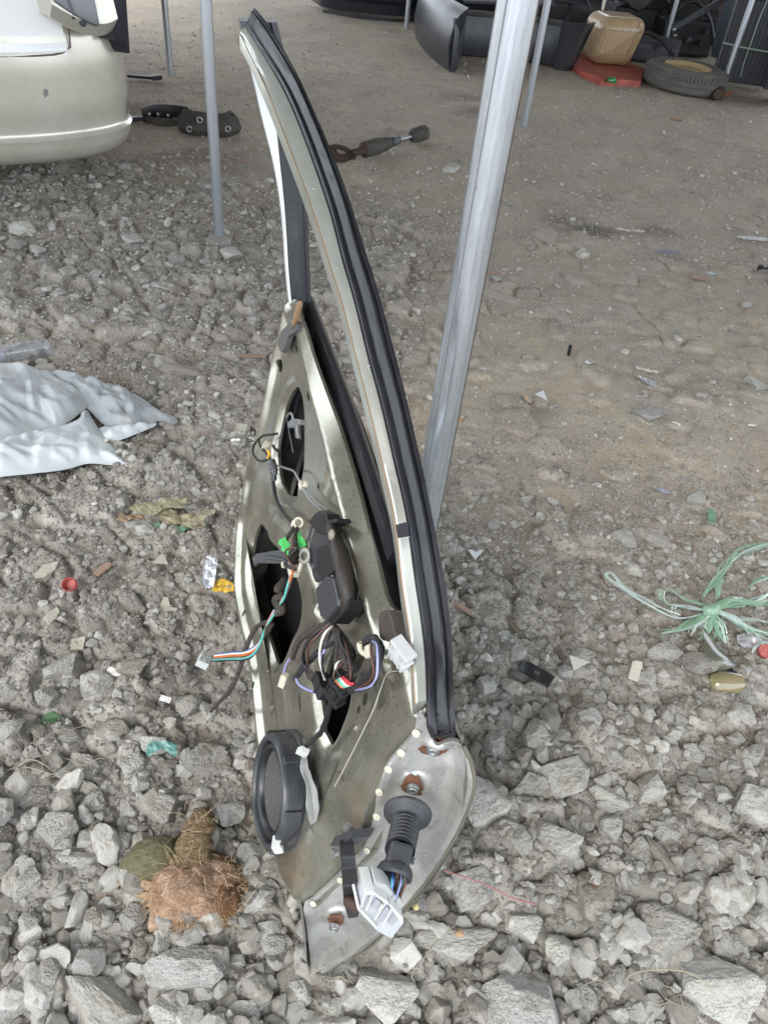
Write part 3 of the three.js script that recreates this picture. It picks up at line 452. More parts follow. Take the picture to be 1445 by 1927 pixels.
  part('edge_flange', [loft([...rows[7].map((p, j) => [p, [p[0] - 0.02, p[1], Math.min(p[2], 0.03)]])], { closed: false, sub: 3 }), loft(rows.map((r) => [r[9], [r[9][0], r[9][1] + 0.1, 0.05], [r[9][0], r[9][1] + 0.22, 0.014]]), { closed: false, sub: 3 }), loft([[[0.7978, -0.0831, 0.014], skinAt(0.98, 8)], [[0.9654, 0.033, 0.014], skinAt(1, 7)], [[1.0192, 0.2597, 0.014], skinAt(1, 4)], [[1.0501, 0.3894, 0.014], skinAt(1, 3)], [[1.0871, 0.56, 0.014], skinAt(1, 1)]], { closed: false, sub: 3 })], M.paintDusty);
  part('skin_shade', loft(rows.slice(1).map((r) => r.slice(0, 9).map((p) => [p[0] - 0.012, p[1], p[2] - 0.012])), { closed: false, sub: 5, crease: 1 }), std({ color: lin(0.004, 0.004, 0.0045), roughness: 1 }));  // added black copy of the skin, standing in for shade inside the door

  // belt line outside the window slot
  const bs = [0.28, 0.42, 0.56, 0.7, 0.84, 0.96, 1.055];
  const belt = part('belt_moulding', loft(bs.map((s) => [[s, tb(s) - 0.022, 0.038], [s, tb(s) - 0.004, 0.040], [s, tb(s) + 0.001, 0.046], [s, tb(s) + 0.002, 0.053], [s, tb(s) - 0.012, 0.064], [s, tb(s) - 0.03, 0.074], [s, tb(s) - 0.03, 0.045]])), M.rubber);
  part('chrome_strip', loft(bs.map((s) => [[s, tb(s) + 0.0025, 0.050], [s, tb(s) + 0.0035, 0.054], [s, tb(s) - 0.001, 0.060], [s, tb(s) - 0.003, 0.058]])), M.chrome, belt);

  // window frame: the long front rail
  const fr = part('window_frame', loft([[[1.1, 1.0667, -0.2043], [1.1, 1.0778, -0.1962]], [[1.07, 1.0579, -0.1936], [1.07, 1.0685, -0.1845]], [[0.93, 1.0214, -0.1669], [0.93, 1.0383, -0.147]], [[0.83, 0.9911, -0.1486], [0.83, 1.0086, -0.1253]], [[0.728, 0.9497, -0.1225], [0.728, 0.9657, -0.1005]], [[0.655, 0.9227, -0.108], [0.655, 0.9365, -0.0868]], [[0.582, 0.886, -0.089], [0.582, 0.897, -0.0717]], [[0.52, 0.8562, -0.0739], [0.52, 0.8666, -0.0585]], [[0.44, 0.8114, -0.0556], [0.44, 0.8206, -0.0411]], [[0.37, 0.7744, -0.0409], [0.37, 0.7834, -0.0258]], [[0.296, 0.7327, -0.0255], [0.296, 0.7414, -0.0115]], [[0.225, 0.6952, -0.0142], [0.225, 0.7038, 0.0004]], [[0.152, 0.6441, -0.0045], [0.152, 0.6524, 0.0115]], [[0.1, 0.6104, 0.0029], [0.1, 0.6174, 0.0191]], [[0.057, 0.5845, 0.005], [0.057, 0.5901, 0.0216]], [[0.018, 0.5635, 0.0041], [0.018, 0.5689, 0.0189]]].map(([l, m]) => [l, [l[0], lerp(l[1], m[1], 0.15) + 0.004, lerp(l[2], m[2], 0.15)], [l[0], lerp(l[1], m[1], 0.85) + 0.004, lerp(l[2], m[2], 0.85)], m, [m[0], m[1] - 0.024, m[2]], [l[0], l[1] - 0.024, l[2] + 0.006]])), M.trim, door, 'bare grey metal window frame rail');
  part('edge_bead', tube([[1.1, 1.0675, -0.2045], [0.93, 1.0222, -0.1671], [0.83, 0.9918, -0.1488], [0.728, 0.9505, -0.1227], [0.655, 0.9235, -0.1082], [0.582, 0.8868, -0.0892], [0.52, 0.857, -0.0742], [0.44, 0.8123, -0.0559], [0.37, 0.7752, -0.0412], [0.296, 0.7336, -0.0259], [0.225, 0.6962, -0.0145], [0.152, 0.6441, -0.0045], [0.1, 0.6104, 0.0029], [0.057, 0.5845, 0.005], [0.018, 0.5635, 0.0041]], 0.0011, 6, 90), std({ color: lin(0.3, 0.2, 0.11), roughness: 0.5, metalness: 0.4 }), fr);
  const seal = part('weatherstrip', loft([[[1.1, 1.0794, -0.1966], [1.1, 1.1076, -0.1878]], [[1.07, 1.0693, -0.1847], [1.07, 1.0973, -0.1683]], [[0.93, 1.0398, -0.1474], [0.93, 1.0605, -0.1287]], [[0.83, 1.0101, -0.1257], [0.83, 1.023, -0.101]], [[0.728, 0.9673, -0.1009], [0.728, 0.9891, -0.079]], [[0.655, 0.9373, -0.0871], [0.655, 0.9552, -0.0601]], [[0.582, 0.8978, -0.072], [0.582, 0.917, -0.0417]], [[0.52, 0.8674, -0.0588], [0.52, 0.886, -0.0264]], [[0.44, 0.8214, -0.0414], [0.44, 0.8399, -0.007]], [[0.37, 0.7843, -0.0261], [0.37, 0.8028, 0.0058]], [[0.296, 0.7423, -0.0118], [0.296, 0.7594, 0.0207]], [[0.225, 0.7047, 0], [0.225, 0.7173, 0.0328]], [[0.152, 0.6524, 0.0115], [0.152, 0.6646, 0.0496]], [[0.1, 0.6174, 0.0191], [0.1, 0.6254, 0.0586]], [[0.057, 0.5901, 0.0216], [0.057, 0.596, 0.0591]], [[0.018, 0.5689, 0.0189], [0.018, 0.5749, 0.0557]], [[-0.005, 0.5531, 0.02], [-0.005, 0.5538, 0.0589]], [[-0.014, 0.5402, 0.0285], [-0.014, 0.5383, 0.0633]]].map(([l, m]) => {
    const P = (k, up) => [l[0], lerp(l[1], m[1], k) + up, lerp(l[2], m[2], k)];
    return [P(0, 0), P(0.06, 0.004), P(0.16, 0.004), P(0.2, -0.001), P(0.3, -0.001), P(0.36, 0.008), P(0.48, 0.014), P(0.6, 0.012), P(0.66, 0.004), P(0.7, 0.004), P(0.78, 0.009), P(0.9, 0.009), P(1, 0.002), P(1, l[0] < 0.03 ? -0.004 : -0.02), P(0.5, l[0] < 0.03 ? -0.006 : -0.028), P(0, l[0] < 0.03 ? -0.005 : -0.022)];
  }), { crease: 0.5 }), M.rubber, door, 'black rubber seal along the window frame');
  part('seal_clip', prism([[0.1854, 0.7206], [0.1631, 0.7464], [0.1449, 0.7375], [0.1657, 0.7152]], -0.034, -0.03, 0.0005), M.gloss, fr);
  for (const [s, p] of [[0.55, [0.575, 0.8853, -0.08]], [0.47, [0.464, 0.829, -0.0496]], [0.41, [0.42, 0.8142, -0.0441]], [0.36, [0.362, 0.7713, -0.0261]], [0.26, [0.268, 0.7179, -0.0117]], [0.19, [0.197, 0.6723, 0.004]], [0.14, [0.138, 0.6349, 0.0107]], [0.7, [0.71, 0.949, -0.1081]]]) part('rivet', put(new THREE.SphereGeometry(0.003, 10, 6), [p[0], p[1] + 0.004, p[2]], [0, 0, 0], [1, 0.6, 1]), s === 0.47 ? M.black : M.trim, fr);

  // rear pillar of the frame
  const pil = [[1.03, [1.03, 0.6296, -0.0061], [1.03, 0.6303, -0.0027], [1.03, 0.6285, 0.0465]], [1.039, [1.039, 0.6897, -0.0268], [1.039, 0.6905, -0.0234], [1.039, 0.7015, 0.0233]], [1.047, [1.047, 0.7415, -0.0428], [1.047, 0.7423, -0.0395], [1.047, 0.7538, 0.0073]], [1.057, [1.057, 0.8093, -0.067], [1.057, 0.8106, -0.0618], [1.057, 0.8232, -0.0132]], [1.068, [1.068, 0.879, -0.0988], [1.068, 0.882, -0.0877], [1.068, 0.8956, -0.0377]], [1.08, [1.08, 0.9479, -0.1366], [1.08, 0.954, -0.1152], [1.08, 0.9672, -0.0688]], [1.092, [1.092, 1.0131, -0.1702], [1.092, 1.0181, -0.1533], [1.092, 1.0332, -0.1029]], [1.1, [1.1, 1.0553, -0.1959], [1.1, 1.0567, -0.1913], [1.1, 1.0764, -0.1275]]];
  const low = [1.02, [1.02, 0.5821, 0.0124], [1.02, 0.5826, 0.0147], [1.02, 0.5773, 0.0645]];
  const pillar = part('pillar_cover', loft([low, ...pil, [1.105, [1.105, 1.0843, -0.2106], [1.105, 1.0854, -0.207], [1.105, 1.1035, -0.1438]]].map(([s, a, b, c]) => { const P = (k, f) => [s + f, lerp(b[1], c[1], k), lerp(b[2], c[2], k)]; return [P(0, 0), P(0.55, -0.003), P(0.72, 0.002), P(0.78, 0.002), P(0.84, -0.004), P(1, 0.002), P(1, 0.03), P(0, 0.03)]; })), M.darkPlastic, door, 'dark satin cover of the rear window pillar');
  part('pillar_trim', loft([low, ...pil].map(([s, a, b]) => [[s - 0.003, a[1], a[2]], [s - 0.004, b[1], b[2] + 0.001], [s + 0.02, b[1], b[2]], [s + 0.02, a[1], a[2]]])), M.brightTrim, pillar);

  // lock knob stick, foam pad and corner foam
  part('lock_stick', [vtube([[0.9353, 0.6064, -0.006], [0.9274, 0.6375, -0.008], [0.9236, 0.6705, -0.01]], [0.0062, 0.0068, 0.0066], 12, 10)], std({ color: lin(0.42, 0.27, 0.15), roughness: 0.7, map: T.fibre }), door, 'brown wooden stick pushed into the lock hole');
  part('stick_wire', tube([[0.9671, 0.5781, 0.004], [0.9402, 0.6012, -0.006], [0.9359, 0.6111, -0.006]], 0.0025, 6), M.steel);
  part('foam_pad', prism([[0.9711, 0.523], [1.0152, 0.5189], [1.0184, 0.5441], [0.994, 0.5736], [0.9494, 0.6134], [0.9205, 0.6191], [0.9196, 0.6021], [0.9539, 0.5738], [0.9593, 0.5511]], -0.004, 0.008, 0.001, 3), std({ color: lin(0.09, 0.09, 0.088), roughness: 0.9 }));
  part('corner_foam', [prism([[0.167, 0.5648], [0.1647, 0.5786], [0.1464, 0.5968], [0.113, 0.5934], [0.095, 0.5872], [0.1198, 0.5652], [0.1411, 0.549]], -0.008, 0.02, 0.004, 3)], M.tape);

  // loudspeaker
  const [cs, ct] = [0.2002, 0.0511], spk = new THREE.Group(); spk.name = 'loudspeaker'; door.add(spk); spk.position.set(cs, ct, 0); spk.userData.label = 'round black loudspeaker at the lower front corner';
  const lathe = (pts, seg = 48) => new THREE.LatheGeometry(pts.map((p) => new THREE.Vector2(p[0], p[1])), seg).rotateX(-Math.PI / 2);
  part('speaker_ring', [lathe([[0.101, -0.015], [0.103, 0.0], [0.102, 0.026], [0.099, 0.034], [0.094, 0.037], [0.0895, 0.036], [0.088, 0.03], [0.087, 0.02]]), lathe([[0.107, -0.014], [0.107, -0.004], [0.101, -0.003]]), ...[0.4, 1.6, 2.5, 3.6, 4.9, 5.7].map((a) => put(box(0.012, 0.014, 0.04, 0.002), [0.101 * Math.cos(a), 0.101 * Math.sin(a), -0.012], [0, 0, a]))], M.darkPlastic, spk);
  part('speaker_surround', lathe([[0.087, 0.021], [0.083, 0.03], [0.077, 0.032], [0.072, 0.026], [0.07, 0.02]]), M.rubber, spk);
  part('speaker_cone', lathe([[0.071, 0.02], [0.05, 0.004], [0.03, -0.01], [0.022, -0.013], [0.015, -0.006], [0.0, -0.002]]), std({ color: lin(0.085, 0.086, 0.08), roughness: 0.75, map: again(T.dust, 8) }), spk);
  const conn = (name, p, dir, sc, mat, parent = door, label) => { const up = V3(0, 1, 0.2).normalize(); const g = [box(0.86, 1, 0.8, 0.06), put(box(1, 0.16, 1, 0.04), [0, 0.44, 0]), put(box(1, 0.12, 1, 0.04), [0, -0.05, 0]), ...[-1, 1].flatMap((k) => [put(box(0.3, 0.3, 0.2, 0.03), [0, 0.2, 0.45 * k]), ...[-0.36, -0.2, 0.2, 0.36].map((x) => put(box(0.08, 0.9, 0.14, 0.02), [x, 0, 0.44 * k]))]), ...[-0.3, 0, 0.3].flatMap((x) => [-0.2, 0.2].map((z) => put(box(0.16, 0.03, 0.2, 0.01), [x, 0.51, z])))].map((q) => orient(q.scale(...sc), p, dir, up)); return part(name, g, mat, parent, label); };
  conn('speaker_plug', [0.0989, 0.0486, -0.03], V3(0.2, 0.9, -0.5), [0.024, 0.022, 0.016], M.white, spk).position.set(-cs, -ct, 0);
  part('torn_sticker', sheet({ poly: [[0.2049, 0.1772], [0.1839, 0.1998], [0.1568, 0.1911], [0.1156, 0.2071], [0.101, 0.2092], [0.0787, 0.2027], [0.0682, 0.1803], [0.0757, 0.1547], [0.1043, 0.1489], [0.1625, 0.1555], [0.1948, 0.1567]], cell: 0.004, depth: (a, b, o) => -0.003 - 0.006 * (1 - sstep(0, 0.02, o)) * (0.5 + 0.5 * fbm(a * 30, b * 30, 1, 2)), place: (a, b, w) => [a, b, w], lip: 0.0006 }), std({ color: lin(0.40, 0.41, 0.395), roughness: 0.5, map: again(T.grime, 4) }));

  // inside handle and switch box
  const hd = part('door_handle', [prism([[0.4817, 0.4337], [0.4794, 0.4592], [0.4559, 0.4856], [0.4213, 0.5021], [0.3798, 0.4967], [0.333, 0.4836], [0.3583, 0.445], [0.385, 0.4069], [0.4305, 0.4086]], -0.012, 0.012, 0.005, 3)], M.gloss, door, 'glossy black inside handle');
  part('handle_bowl', prism([[0.4187, 0.4535], [0.3785, 0.4971], [0.3328, 0.4881], [0.3733, 0.4316]], -0.0135, -0.006, 0.001, 3), M.black, hd);
  part('handle_rim', tube([[0.3901, 0.404, -0.004], [0.4266, 0.4093, -0.006], [0.4541, 0.4247, -0.008], [0.4644, 0.4487, -0.01], [0.4583, 0.4746, -0.011], [0.4427, 0.4962, -0.011]], 0.0035, 8), M.steel, hd);
  part('handle_pivot', [prism([[0.4557, 0.502], [0.4404, 0.5229], [0.4129, 0.54], [0.3967, 0.5402], [0.3711, 0.5678], [0.3621, 0.5668], [0.3894, 0.535], [0.3784, 0.5213], [0.4201, 0.4898], [0.4678, 0.4712]], -0.026, 0.0, 0.003)], M.black, hd);
  part('pull_lever', [vtube([[0.3989, 0.5315, -0.018], [0.3339, 0.5386, -0.022], [0.2768, 0.5366, -0.024], [0.2437, 0.5189, -0.02], [0.2429, 0.4805, -0.012]], [0.009, 0.012, 0.014, 0.013, 0.008], 12, 30, 0.3, 2)], std({ color: lin(0.03, 0.024, 0.02), roughness: 0.55, map: T.grain }), hd);
  part('lever_screw', put(new THREE.SphereGeometry(0.009, 12, 8), [0.3396, 0.5592, -0.038], [0, 0, 0], [1, 1, 0.5]), std({ color: lin(0.22, 0.2, 0.16), roughness: 0.6 }), hd);
  part('switch_box', prism([[0.3304, 0.4465], [0.3129, 0.4945], [0.2856, 0.5178], [0.2451, 0.5133], [0.2387, 0.506], [0.2566, 0.4518], [0.2781, 0.4375]], -0.034, 0.0, 0.004), M.darkPlastic, hd);
  part('box_lug', [prism([[0.2725, 0.4569], [0.2491, 0.5096], [0.2317, 0.5284], [0.2275, 0.5071], [0.2454, 0.4575], [0.2698, 0.4346]], -0.024, 0.004, 0.003)], M.black, hd);

  // pull rods and the latch seen in the rear opening
  part('pull_rod', [tube([[0.7763, 0.359, -0.002], [0.7101, 0.4025, -0.004], [0.6598, 0.4341, -0.006], [0.6257, 0.4428, -0.006], [0.5997, 0.4482, -0.006], [0.5563, 0.456, -0.004], [0.4905, 0.4869, -0.006], [0.4395, 0.5162, -0.012]], 0.0022, 7), tube([[0.6132, 0.4426, -0.004], [0.5743, 0.4541, -0.002], [0.5117, 0.4814, -0.004], [0.4461, 0.5205, -0.008]], 0.002, 7)], M.steel);
  part('rod_guide', [put(box(0.016, 0.012, 0.01, 0.002), [0.6006, 0.4488, -0.006]), put(box(0.01, 0.01, 0.008, 0.002), [0.5874, 0.4626, -0.004])], M.cream);
  part('door_latch', [prism([[0.8384, 0.4317], [0.8203, 0.4542], [0.776, 0.4825], [0.7604, 0.4802], [0.796, 0.4466], [0.8271, 0.4243]], 0.012, 0.05, 0.003), prism([[0.7959, 0.4549], [0.776, 0.4664], [0.7468, 0.455], [0.7613, 0.4443]], 0.012, 0.02, 0.002), tube([[0.8728, 0.423, 0.02], [0.8626, 0.4386, 0.02], [0.8349, 0.4467, 0.02], [0.8301, 0.4306, 0.02]], 0.003, 7)], M.steel);
  part('latch_rod', [tube([[0.8817, 0.4197, 0.02], [0.8245, 0.4066, 0.022], [0.7947, 0.3842, 0.03]], 0.0018, 6), tube([[0.9123, 0.3885, 0.03], [0.8926, 0.3431, 0.03], [0.8702, 0.3052, 0.03]], 0.002, 6)], M.greyPlastic);
  part('glass_channel', [0, 1, 2].map((k) => tube([[0.99 - k * 0.014, 0.46, 0.06], [0.95 - k * 0.014, 0.2, 0.06], [0.93 - k * 0.014, 0.05, 0.06]], 0.004, 6)), M.greyPlastic);

  // wiring
  const cable = (name, pts, radii, mat, seed, label) => part(name, vtube(pts, radii, 12, Math.max(24, pts.length * 12), 0.55, seed), mat, door, label);
  const strand = (pts, r, mat) => part('wire', tube(pts, r, 6), mat);
  cable('door_cable', [[0.7638, 0.3303, -0.006], [0.7263, 0.3174, -0.004], [0.6878, 0.3211, -0.002], [0.6245, 0.3474, -0.004], [0.5694, 0.3781, -0.008]], [0.0038, 0.0036, 0.0038], M.tapeBlack, 1);
  cable('cable_sleeve', [[0.7963, 0.3568, -0.01], [0.7665, 0.3527, -0.009], [0.7576, 0.331, -0.006]], [0.0063, 0.0077, 0.0063], M.greyPlastic, 2);
  strand([[0.8412, 0.3966, 0], [0.8478, 0.387, -0.012], [0.8708, 0.3661, -0.02], [0.8889, 0.3407, -0.022], [0.855, 0.3452, -0.022], [0.8186, 0.3585, -0.02], [0.7987, 0.3601, -0.014]], 0.0028, M.tapeBlack);
  strand([[0.8021, 0.3575, -0.014], [0.8197, 0.3338, -0.022], [0.8667, 0.3088, -0.026], [0.8977, 0.3064, -0.026], [0.897, 0.3284, -0.024], [0.8874, 0.3447, -0.022]], 0.0026, M.tapeBlack);
  strand([[0.8307, 0.3717, -0.006], [0.8158, 0.3732, -0.004], [0.8129, 0.3696, 0.006]], 0.003, M.tapeBlack);
  conn('small_plug', [0.841, 0.3593, -0.018], V3(-0.4, 0.9, 0), [0.014, 0.026, 0.01], M.cream);
  strand([[0.8125, 0.3689, -0.02], [0.7961, 0.3727, -0.02], [0.8063, 0.3539, -0.016]], 0.0034, M.w.yellow);
  part('cable_clip', [put(box(0.016, 0.014, 0.016, 0.003), [0.5522, 0.3894, -0.01]), put(new THREE.TorusGeometry(0.009, 0.0025, 8, 16), [0.539, 0.4066, -0.012], [0.4, 0.6, 0])], M.cream);
  cable('taped_branch', [[0.5452, 0.3953, -0.014], [0.5422, 0.3812, -0.018], [0.5538, 0.3537, -0.018], [0.5597, 0.3342, -0.016]], [0.0034, 0.0039, 0.0044, 0.0034], M.tape, 3);
  cable('taped_branch', [[0.5275, 0.4058, -0.016], [0.5093, 0.4005, -0.022], [0.4957, 0.3916, -0.022], [0.483, 0.3686, -0.02]], [0.0034, 0.0044, 0.0054, 0.0068], M.tape, 4);
  for (const [p, q] of [[[[0.5741, 0.3259], [0.5483, 0.3615], [0.5102, 0.3752], [0.5095, 0.3481], [0.5401, 0.3325]], 3], [[[0.5397, 0.3731], [0.5145, 0.4087], [0.4699, 0.4145], [0.498, 0.3795], [0.5292, 0.3663]], 5]]) part('green_tape', sheet({ poly: p, cell: 0.003, depth: (a, b) => (q === 3 ? -0.024 : -0.012) + 0.008 * fbm(a * 45, b * 45, q, 2), place: (a, b, w) => [a, b, w], lip: 0.0008 }), std({ color: lin(0.06, 0.42, 0.10), roughness: 0.4 }));
  part('grey_bracket', [prism([[0.7189, 0.1377], [0.7018, 0.1677], [0.5731, 0.3047], [0.5289, 0.3245], [0.5312, 0.3062], [0.6799, 0.1597], [0.6892, 0.1405]], -0.012, -0.004, 0.002), ...[0, 1].map((k) => tube([[0.6421, 0.219, -0.013], [0.584, 0.2758, -0.014], [0.5271, 0.3257, -0.014]].map((p) => [p[0], p[1] - 0.012 * k + 0.004, p[2]]), 0.003, 6))], M.greyPlastic);
  cable('taped_lump', [[0.4878, 0.3937, -0.022], [0.4801, 0.3738, -0.024], [0.4701, 0.3563, -0.022]], [0.0048, 0.0105, 0.0089], M.tape, 6);
  part('white_collar', [put(box(0.034, 0.012, 0.02, 0.003), [0.4609, 0.3612, -0.024]), put(box(0.008, 0.02, 0.006, 0.002), [0.4396, 0.3869, -0.022]), put(box(0.012, 0.009, 0.008, 0.002), [0.5327, 0.3014, -0.014])], M.cream);
  part('round_clip', put(new THREE.TorusGeometry(0.011, 0.004, 8, 20), [0.4751, 0.383, -0.006], [0.3, 0.5, 0], [1, 1.1, 1]), std({ color: lin(0.35, 0.35, 0.3), roughness: 0.5 }));
  const bundle = [M.w.white, M.w.orange, M.w.teal, M.w.blue, M.w.red, M.w.orange, M.w.lavender, M.w.black];
  bundle.forEach((m, i) => { const a = i * 2.4, ox = 0.0085 * Math.cos(a), oy = 0.0085 * Math.sin(a), sh = (p, k = 1) => [p[0] + oy * k, p[1] + ox * k, p[2] + oy * 0.5 * k]; strand([[0.4557, 0.365, -0.026], [0.4432, 0.3456, -0.03], [0.4351, 0.3216, -0.032], [0.439, 0.2855, -0.034], [0.4495, 0.2439, -0.036], [0.4478, 0.209, -0.04], [0.4384, 0.1855, -0.044], [0.4422, 0.152, -0.048], [0.4653, 0.1087, -0.054], [0.5148, 0.044, -0.062], [0.5897, -0.0544, -0.07]].map((p, j) => sh(p, [0.7, 1.4, 0.9, 0.6, 1.3, 1.1, 0.7, 1.2, 1, 0.9, 0.8][j])), 0.0026, m); });
  cable('taped_lump', [[0.4738, 0.3239, -0.028], [0.4741, 0.3004, -0.03], [0.4861, 0.276, -0.03]], [0.0043, 0.0100, 0.0048], M.tape, 7);
  cable('taped_lump', [[0.4462, 0.3097, -0.032], [0.4543, 0.2834, -0.034], [0.4294, 0.2873, -0.034], [0.4435, 0.2567, -0.034]], [0.0053, 0.0105, 0.0095, 0.0048], M.tape, 8);
  cable('taped_lump', [[0.4347, 0.2426, -0.038], [0.4389, 0.2162, -0.04], [0.4434, 0.189, -0.042]], [0.0048, 0.0069, 0.0048], M.tape, 9);
  cable('taped_lump', [[0.5075, 0.0514, -0.06], [0.5288, 0.0249, -0.063], [0.5502, -0.0035, -0.066]], [0.0031, 0.0045, 0.0031], M.tapeBlack, 10);
  conn('white_connector', [0.6414, -0.1246, -0.074], V3(-1, 0.15, -0.4), [0.028, 0.04, 0.02], M.plugWhite, door, 'white rectangular wiring plug sticking out to the left');
  cable('loose_cable', [[0.4573, 0.2198, -0.036], [0.4942, 0.1583, -0.04], [0.4906, 0.1263, -0.046], [0.4774, 0.1022, -0.052], [0.4658, 0.0657, -0.055], [0.4557, 0.0335, -0.06], [0.4604, -0.0121, -0.065], [0.4775, -0.065, -0.07], [0.4941, -0.1224, -0.075]], [0.0044, 0.0047, 0.0051, 0.0047, 0.0043, 0.0034], M.tape, 11, 'brown taped cable hanging down to the stones');
  cable('taped_branch', [[0.2722, 0.4347, -0.014], [0.2836, 0.4084, -0.02], [0.3048, 0.3675, -0.024], [0.3243, 0.3278, -0.026], [0.3307, 0.2974, -0.026], [0.3345, 0.2604, -0.02]], [0.0034, 0.0054, 0.0064, 0.0058, 0.0064, 0.0049], M.tape, 12);
  strand([[0.3415, 0.2577, -0.02], [0.3572, 0.2198, -0.016], [0.3623, 0.1851, -0.012]], 0.0022, M.w.lavender);
  conn('small_plug', [0.3554, 0.1733, -0.01], V3(-0.15, -1, 0), [0.016, 0.028, 0.012], M.cream);
  cable('taped_branch', [[0.2244, 0.4417, -0.018], [0.2425, 0.4043, -0.022], [0.2578, 0.3613, -0.026], [0.2753, 0.3085, -0.026], [0.2956, 0.2529, -0.022]], [0.0030, 0.0044, 0.0054, 0.0058, 0.0039], M.tapeBlack, 13);
  strand([[0.2929, 0.2654, -0.024], [0.2754, 0.2674, -0.022], [0.2445, 0.2937, -0.022], [0.2117, 0.3291, -0.024]], 0.0026, M.w.lavender);
  cable('taped_branch', [[0.2719, 0.435, -0.016], [0.2383, 0.4531, -0.022], [0.2068, 0.4625, -0.026], [0.1882, 0.4526, -0.028], [0.1717, 0.4353, -0.028], [0.1619, 0.412, -0.028]], [0.0039, 0.0054, 0.0049, 0.0058, 0.0054, 0.0049], M.tape, 14);
  cable('taped_branch', [[0.257, 0.4418, -0.016], [0.2128, 0.4679, -0.022], [0.1837, 0.4803, -0.026], [0.1617, 0.4755, -0.028], [0.1444, 0.4578, -0.028]], [0.0039, 0.0049, 0.0064, 0.0098, 0.0068], M.tape, 15);
  conn('black_plug', [0.193, 0.368, -0.026], V3(1, -0.1, 0), [0.024, 0.045, 0.02], M.black);
  conn('black_plug', [0.1394, 0.438, -0.032], V3(0.1, -1, 0), [0.036, 0.06, 0.02], M.black);
  [M.w.red, M.w.red, M.w.white, M.w.green, M.w.teal, M.w.orange].forEach((m, i) => strand([[0.126, 0.4671, -0.042], [0.109, 0.4822, -0.046], [0.1013, 0.4852, -0.044], [0.0977, 0.4899, -0.04]].map((p) => [p[0] + 0.003 * i, p[1] - 0.0055 * i + 0.012, p[2]]), 0.0021, m));
  cable('loop_cable', [[0.1035, 0.4772, -0.036], [0.0893, 0.513, -0.034], [0.0842, 0.5428, -0.03], [0.0912, 0.5633, -0.026], [0.1069, 0.5686, -0.022], [0.1302, 0.5587, -0.02], [0.1485, 0.5346, -0.018], [0.154, 0.5187, -0.016]], [0.0051, 0.0061, 0.0058, 0.0054, 0.0058, 0.0051], M.tapeBlack, 16);
  cable('taped_branch', [[0.1504, 0.5208, -0.016], [0.1405, 0.5068, -0.022], [0.1306, 0.4928, -0.028], [0.1285, 0.4736, -0.032]], [0.0044, 0.0058, 0.0064, 0.0054], M.tape, 17);
  part('cable_clip', [put(new THREE.TorusGeometry(0.011, 0.0045, 8, 18, 4), [0.1432, 0.527, -0.02], [0.2, 0.4, 2]), put(box(0.018, 0.014, 0.008, 0.002), [0.1273, 0.5347, -0.022], [0, 0, 0.5])], M.cream);
  cable('thin_cable', [[0.1512, 0.4053, -0.03], [0.1547, 0.3655, -0.022], [0.1621, 0.3152, -0.012], [0.17, 0.277, -0.006], [0.1833, 0.2357, -0.004], [0.194, 0.1975, -0.006]], [0.0040, 0.0045, 0.0043, 0.0038], M.tapeBlack, 18);
  conn('small_plug', [0.1835, 0.2014, -0.012], V3(0.4, -0.9, 0), [0.018, 0.022, 0.012], M.white);
  strand([[0.1867, 0.1867, -0.012], [0.1709, 0.1697, -0.014], [0.1352, 0.1756, -0.012], [0.0991, 0.169, -0.018], [0.0744, 0.1542, -0.024], [0.0786, 0.1093, -0.03], [0.0891, 0.0715, -0.032]], 0.0028, M.tapeBlack);
  conn('white_connector', [0.0693, 0.5994, -0.014], V3(-0.2, 1, -0.25), [0.036, 0.04, 0.018], M.plugWhite, door, 'white wiring plug tucked against the window frame');

  { const r = rng(44), cols = [M.w.black, M.w.brown, M.w.black, M.w.lavender, M.w.black, M.w.white, M.w.brown, M.w.black];
    const runs = [[[0.2621, 0.4409, -0.02], [0.2627, 0.4088, -0.03], [0.2715, 0.3526, -0.03], [0.2301, 0.3496, -0.03], [0.1907, 0.3766, -0.03]], [[0.2471, 0.453, -0.02], [0.2217, 0.4394, -0.032], [0.223, 0.3991, -0.03], [0.1874, 0.3916, -0.03]], [[0.2163, 0.4712, -0.024], [0.1506, 0.5107, -0.034], [0.1105, 0.5207, -0.036], [0.1136, 0.476, -0.038]], [[0.1319, 0.552, -0.022], [0.0837, 0.5814, -0.03], [0.0673, 0.5556, -0.036], [0.0885, 0.4974, -0.04]], [[0.1586, 0.4794, -0.03], [0.1533, 0.4588, -0.038], [0.1364, 0.4508, -0.036]], [[0.4771, 0.4011, -0.024], [0.483, 0.3673, -0.034], [0.4381, 0.3824, -0.03]]];
    runs.forEach((p, i) => { for (let k = 0; k < 3; k++) strand(p.map((q, j) => (j && j < p.length - 1 ? [q[0] + (r() - 0.5) * 0.03, q[1] + (r() - 0.5) * 0.022, q[2] - r() * 0.012] : q)), 0.0016 + 0.0008 * r(), cols[(i * 3 + k) % 8]); }); }
  // check strap and grommet on the hinge end
  const strapP = [[-0.006, 0.2652, 0.0008], [-0.03, 0.2583, -0.0001], [-0.045, 0.2211, 0.012], [-0.055, 0.1728, 0.0299], [-0.06, 0.1215, 0.0458]];
  part('strap_plate', prism([[0.0136, 0.2348], [-0.014, 0.3085], [-0.0168, 0.2864], [-0.0056, 0.2426], [0.013, 0.2065]], -0.004, 0.03, 0.001), M.darkPlastic);
  const strap = part('check_strap', loft(strapP.map((p, i) => { const h = [0.011, 0.011, 0.012, 0.014, 0.008][i]; return [[p[0], p[1] - h * 0.2, p[2] - h], [p[0] - 0.004, p[1], p[2] - h], [p[0] - 0.004, p[1], p[2] + h], [p[0], p[1] - h * 0.2, p[2] + h]]; })), M.tapeBlack);
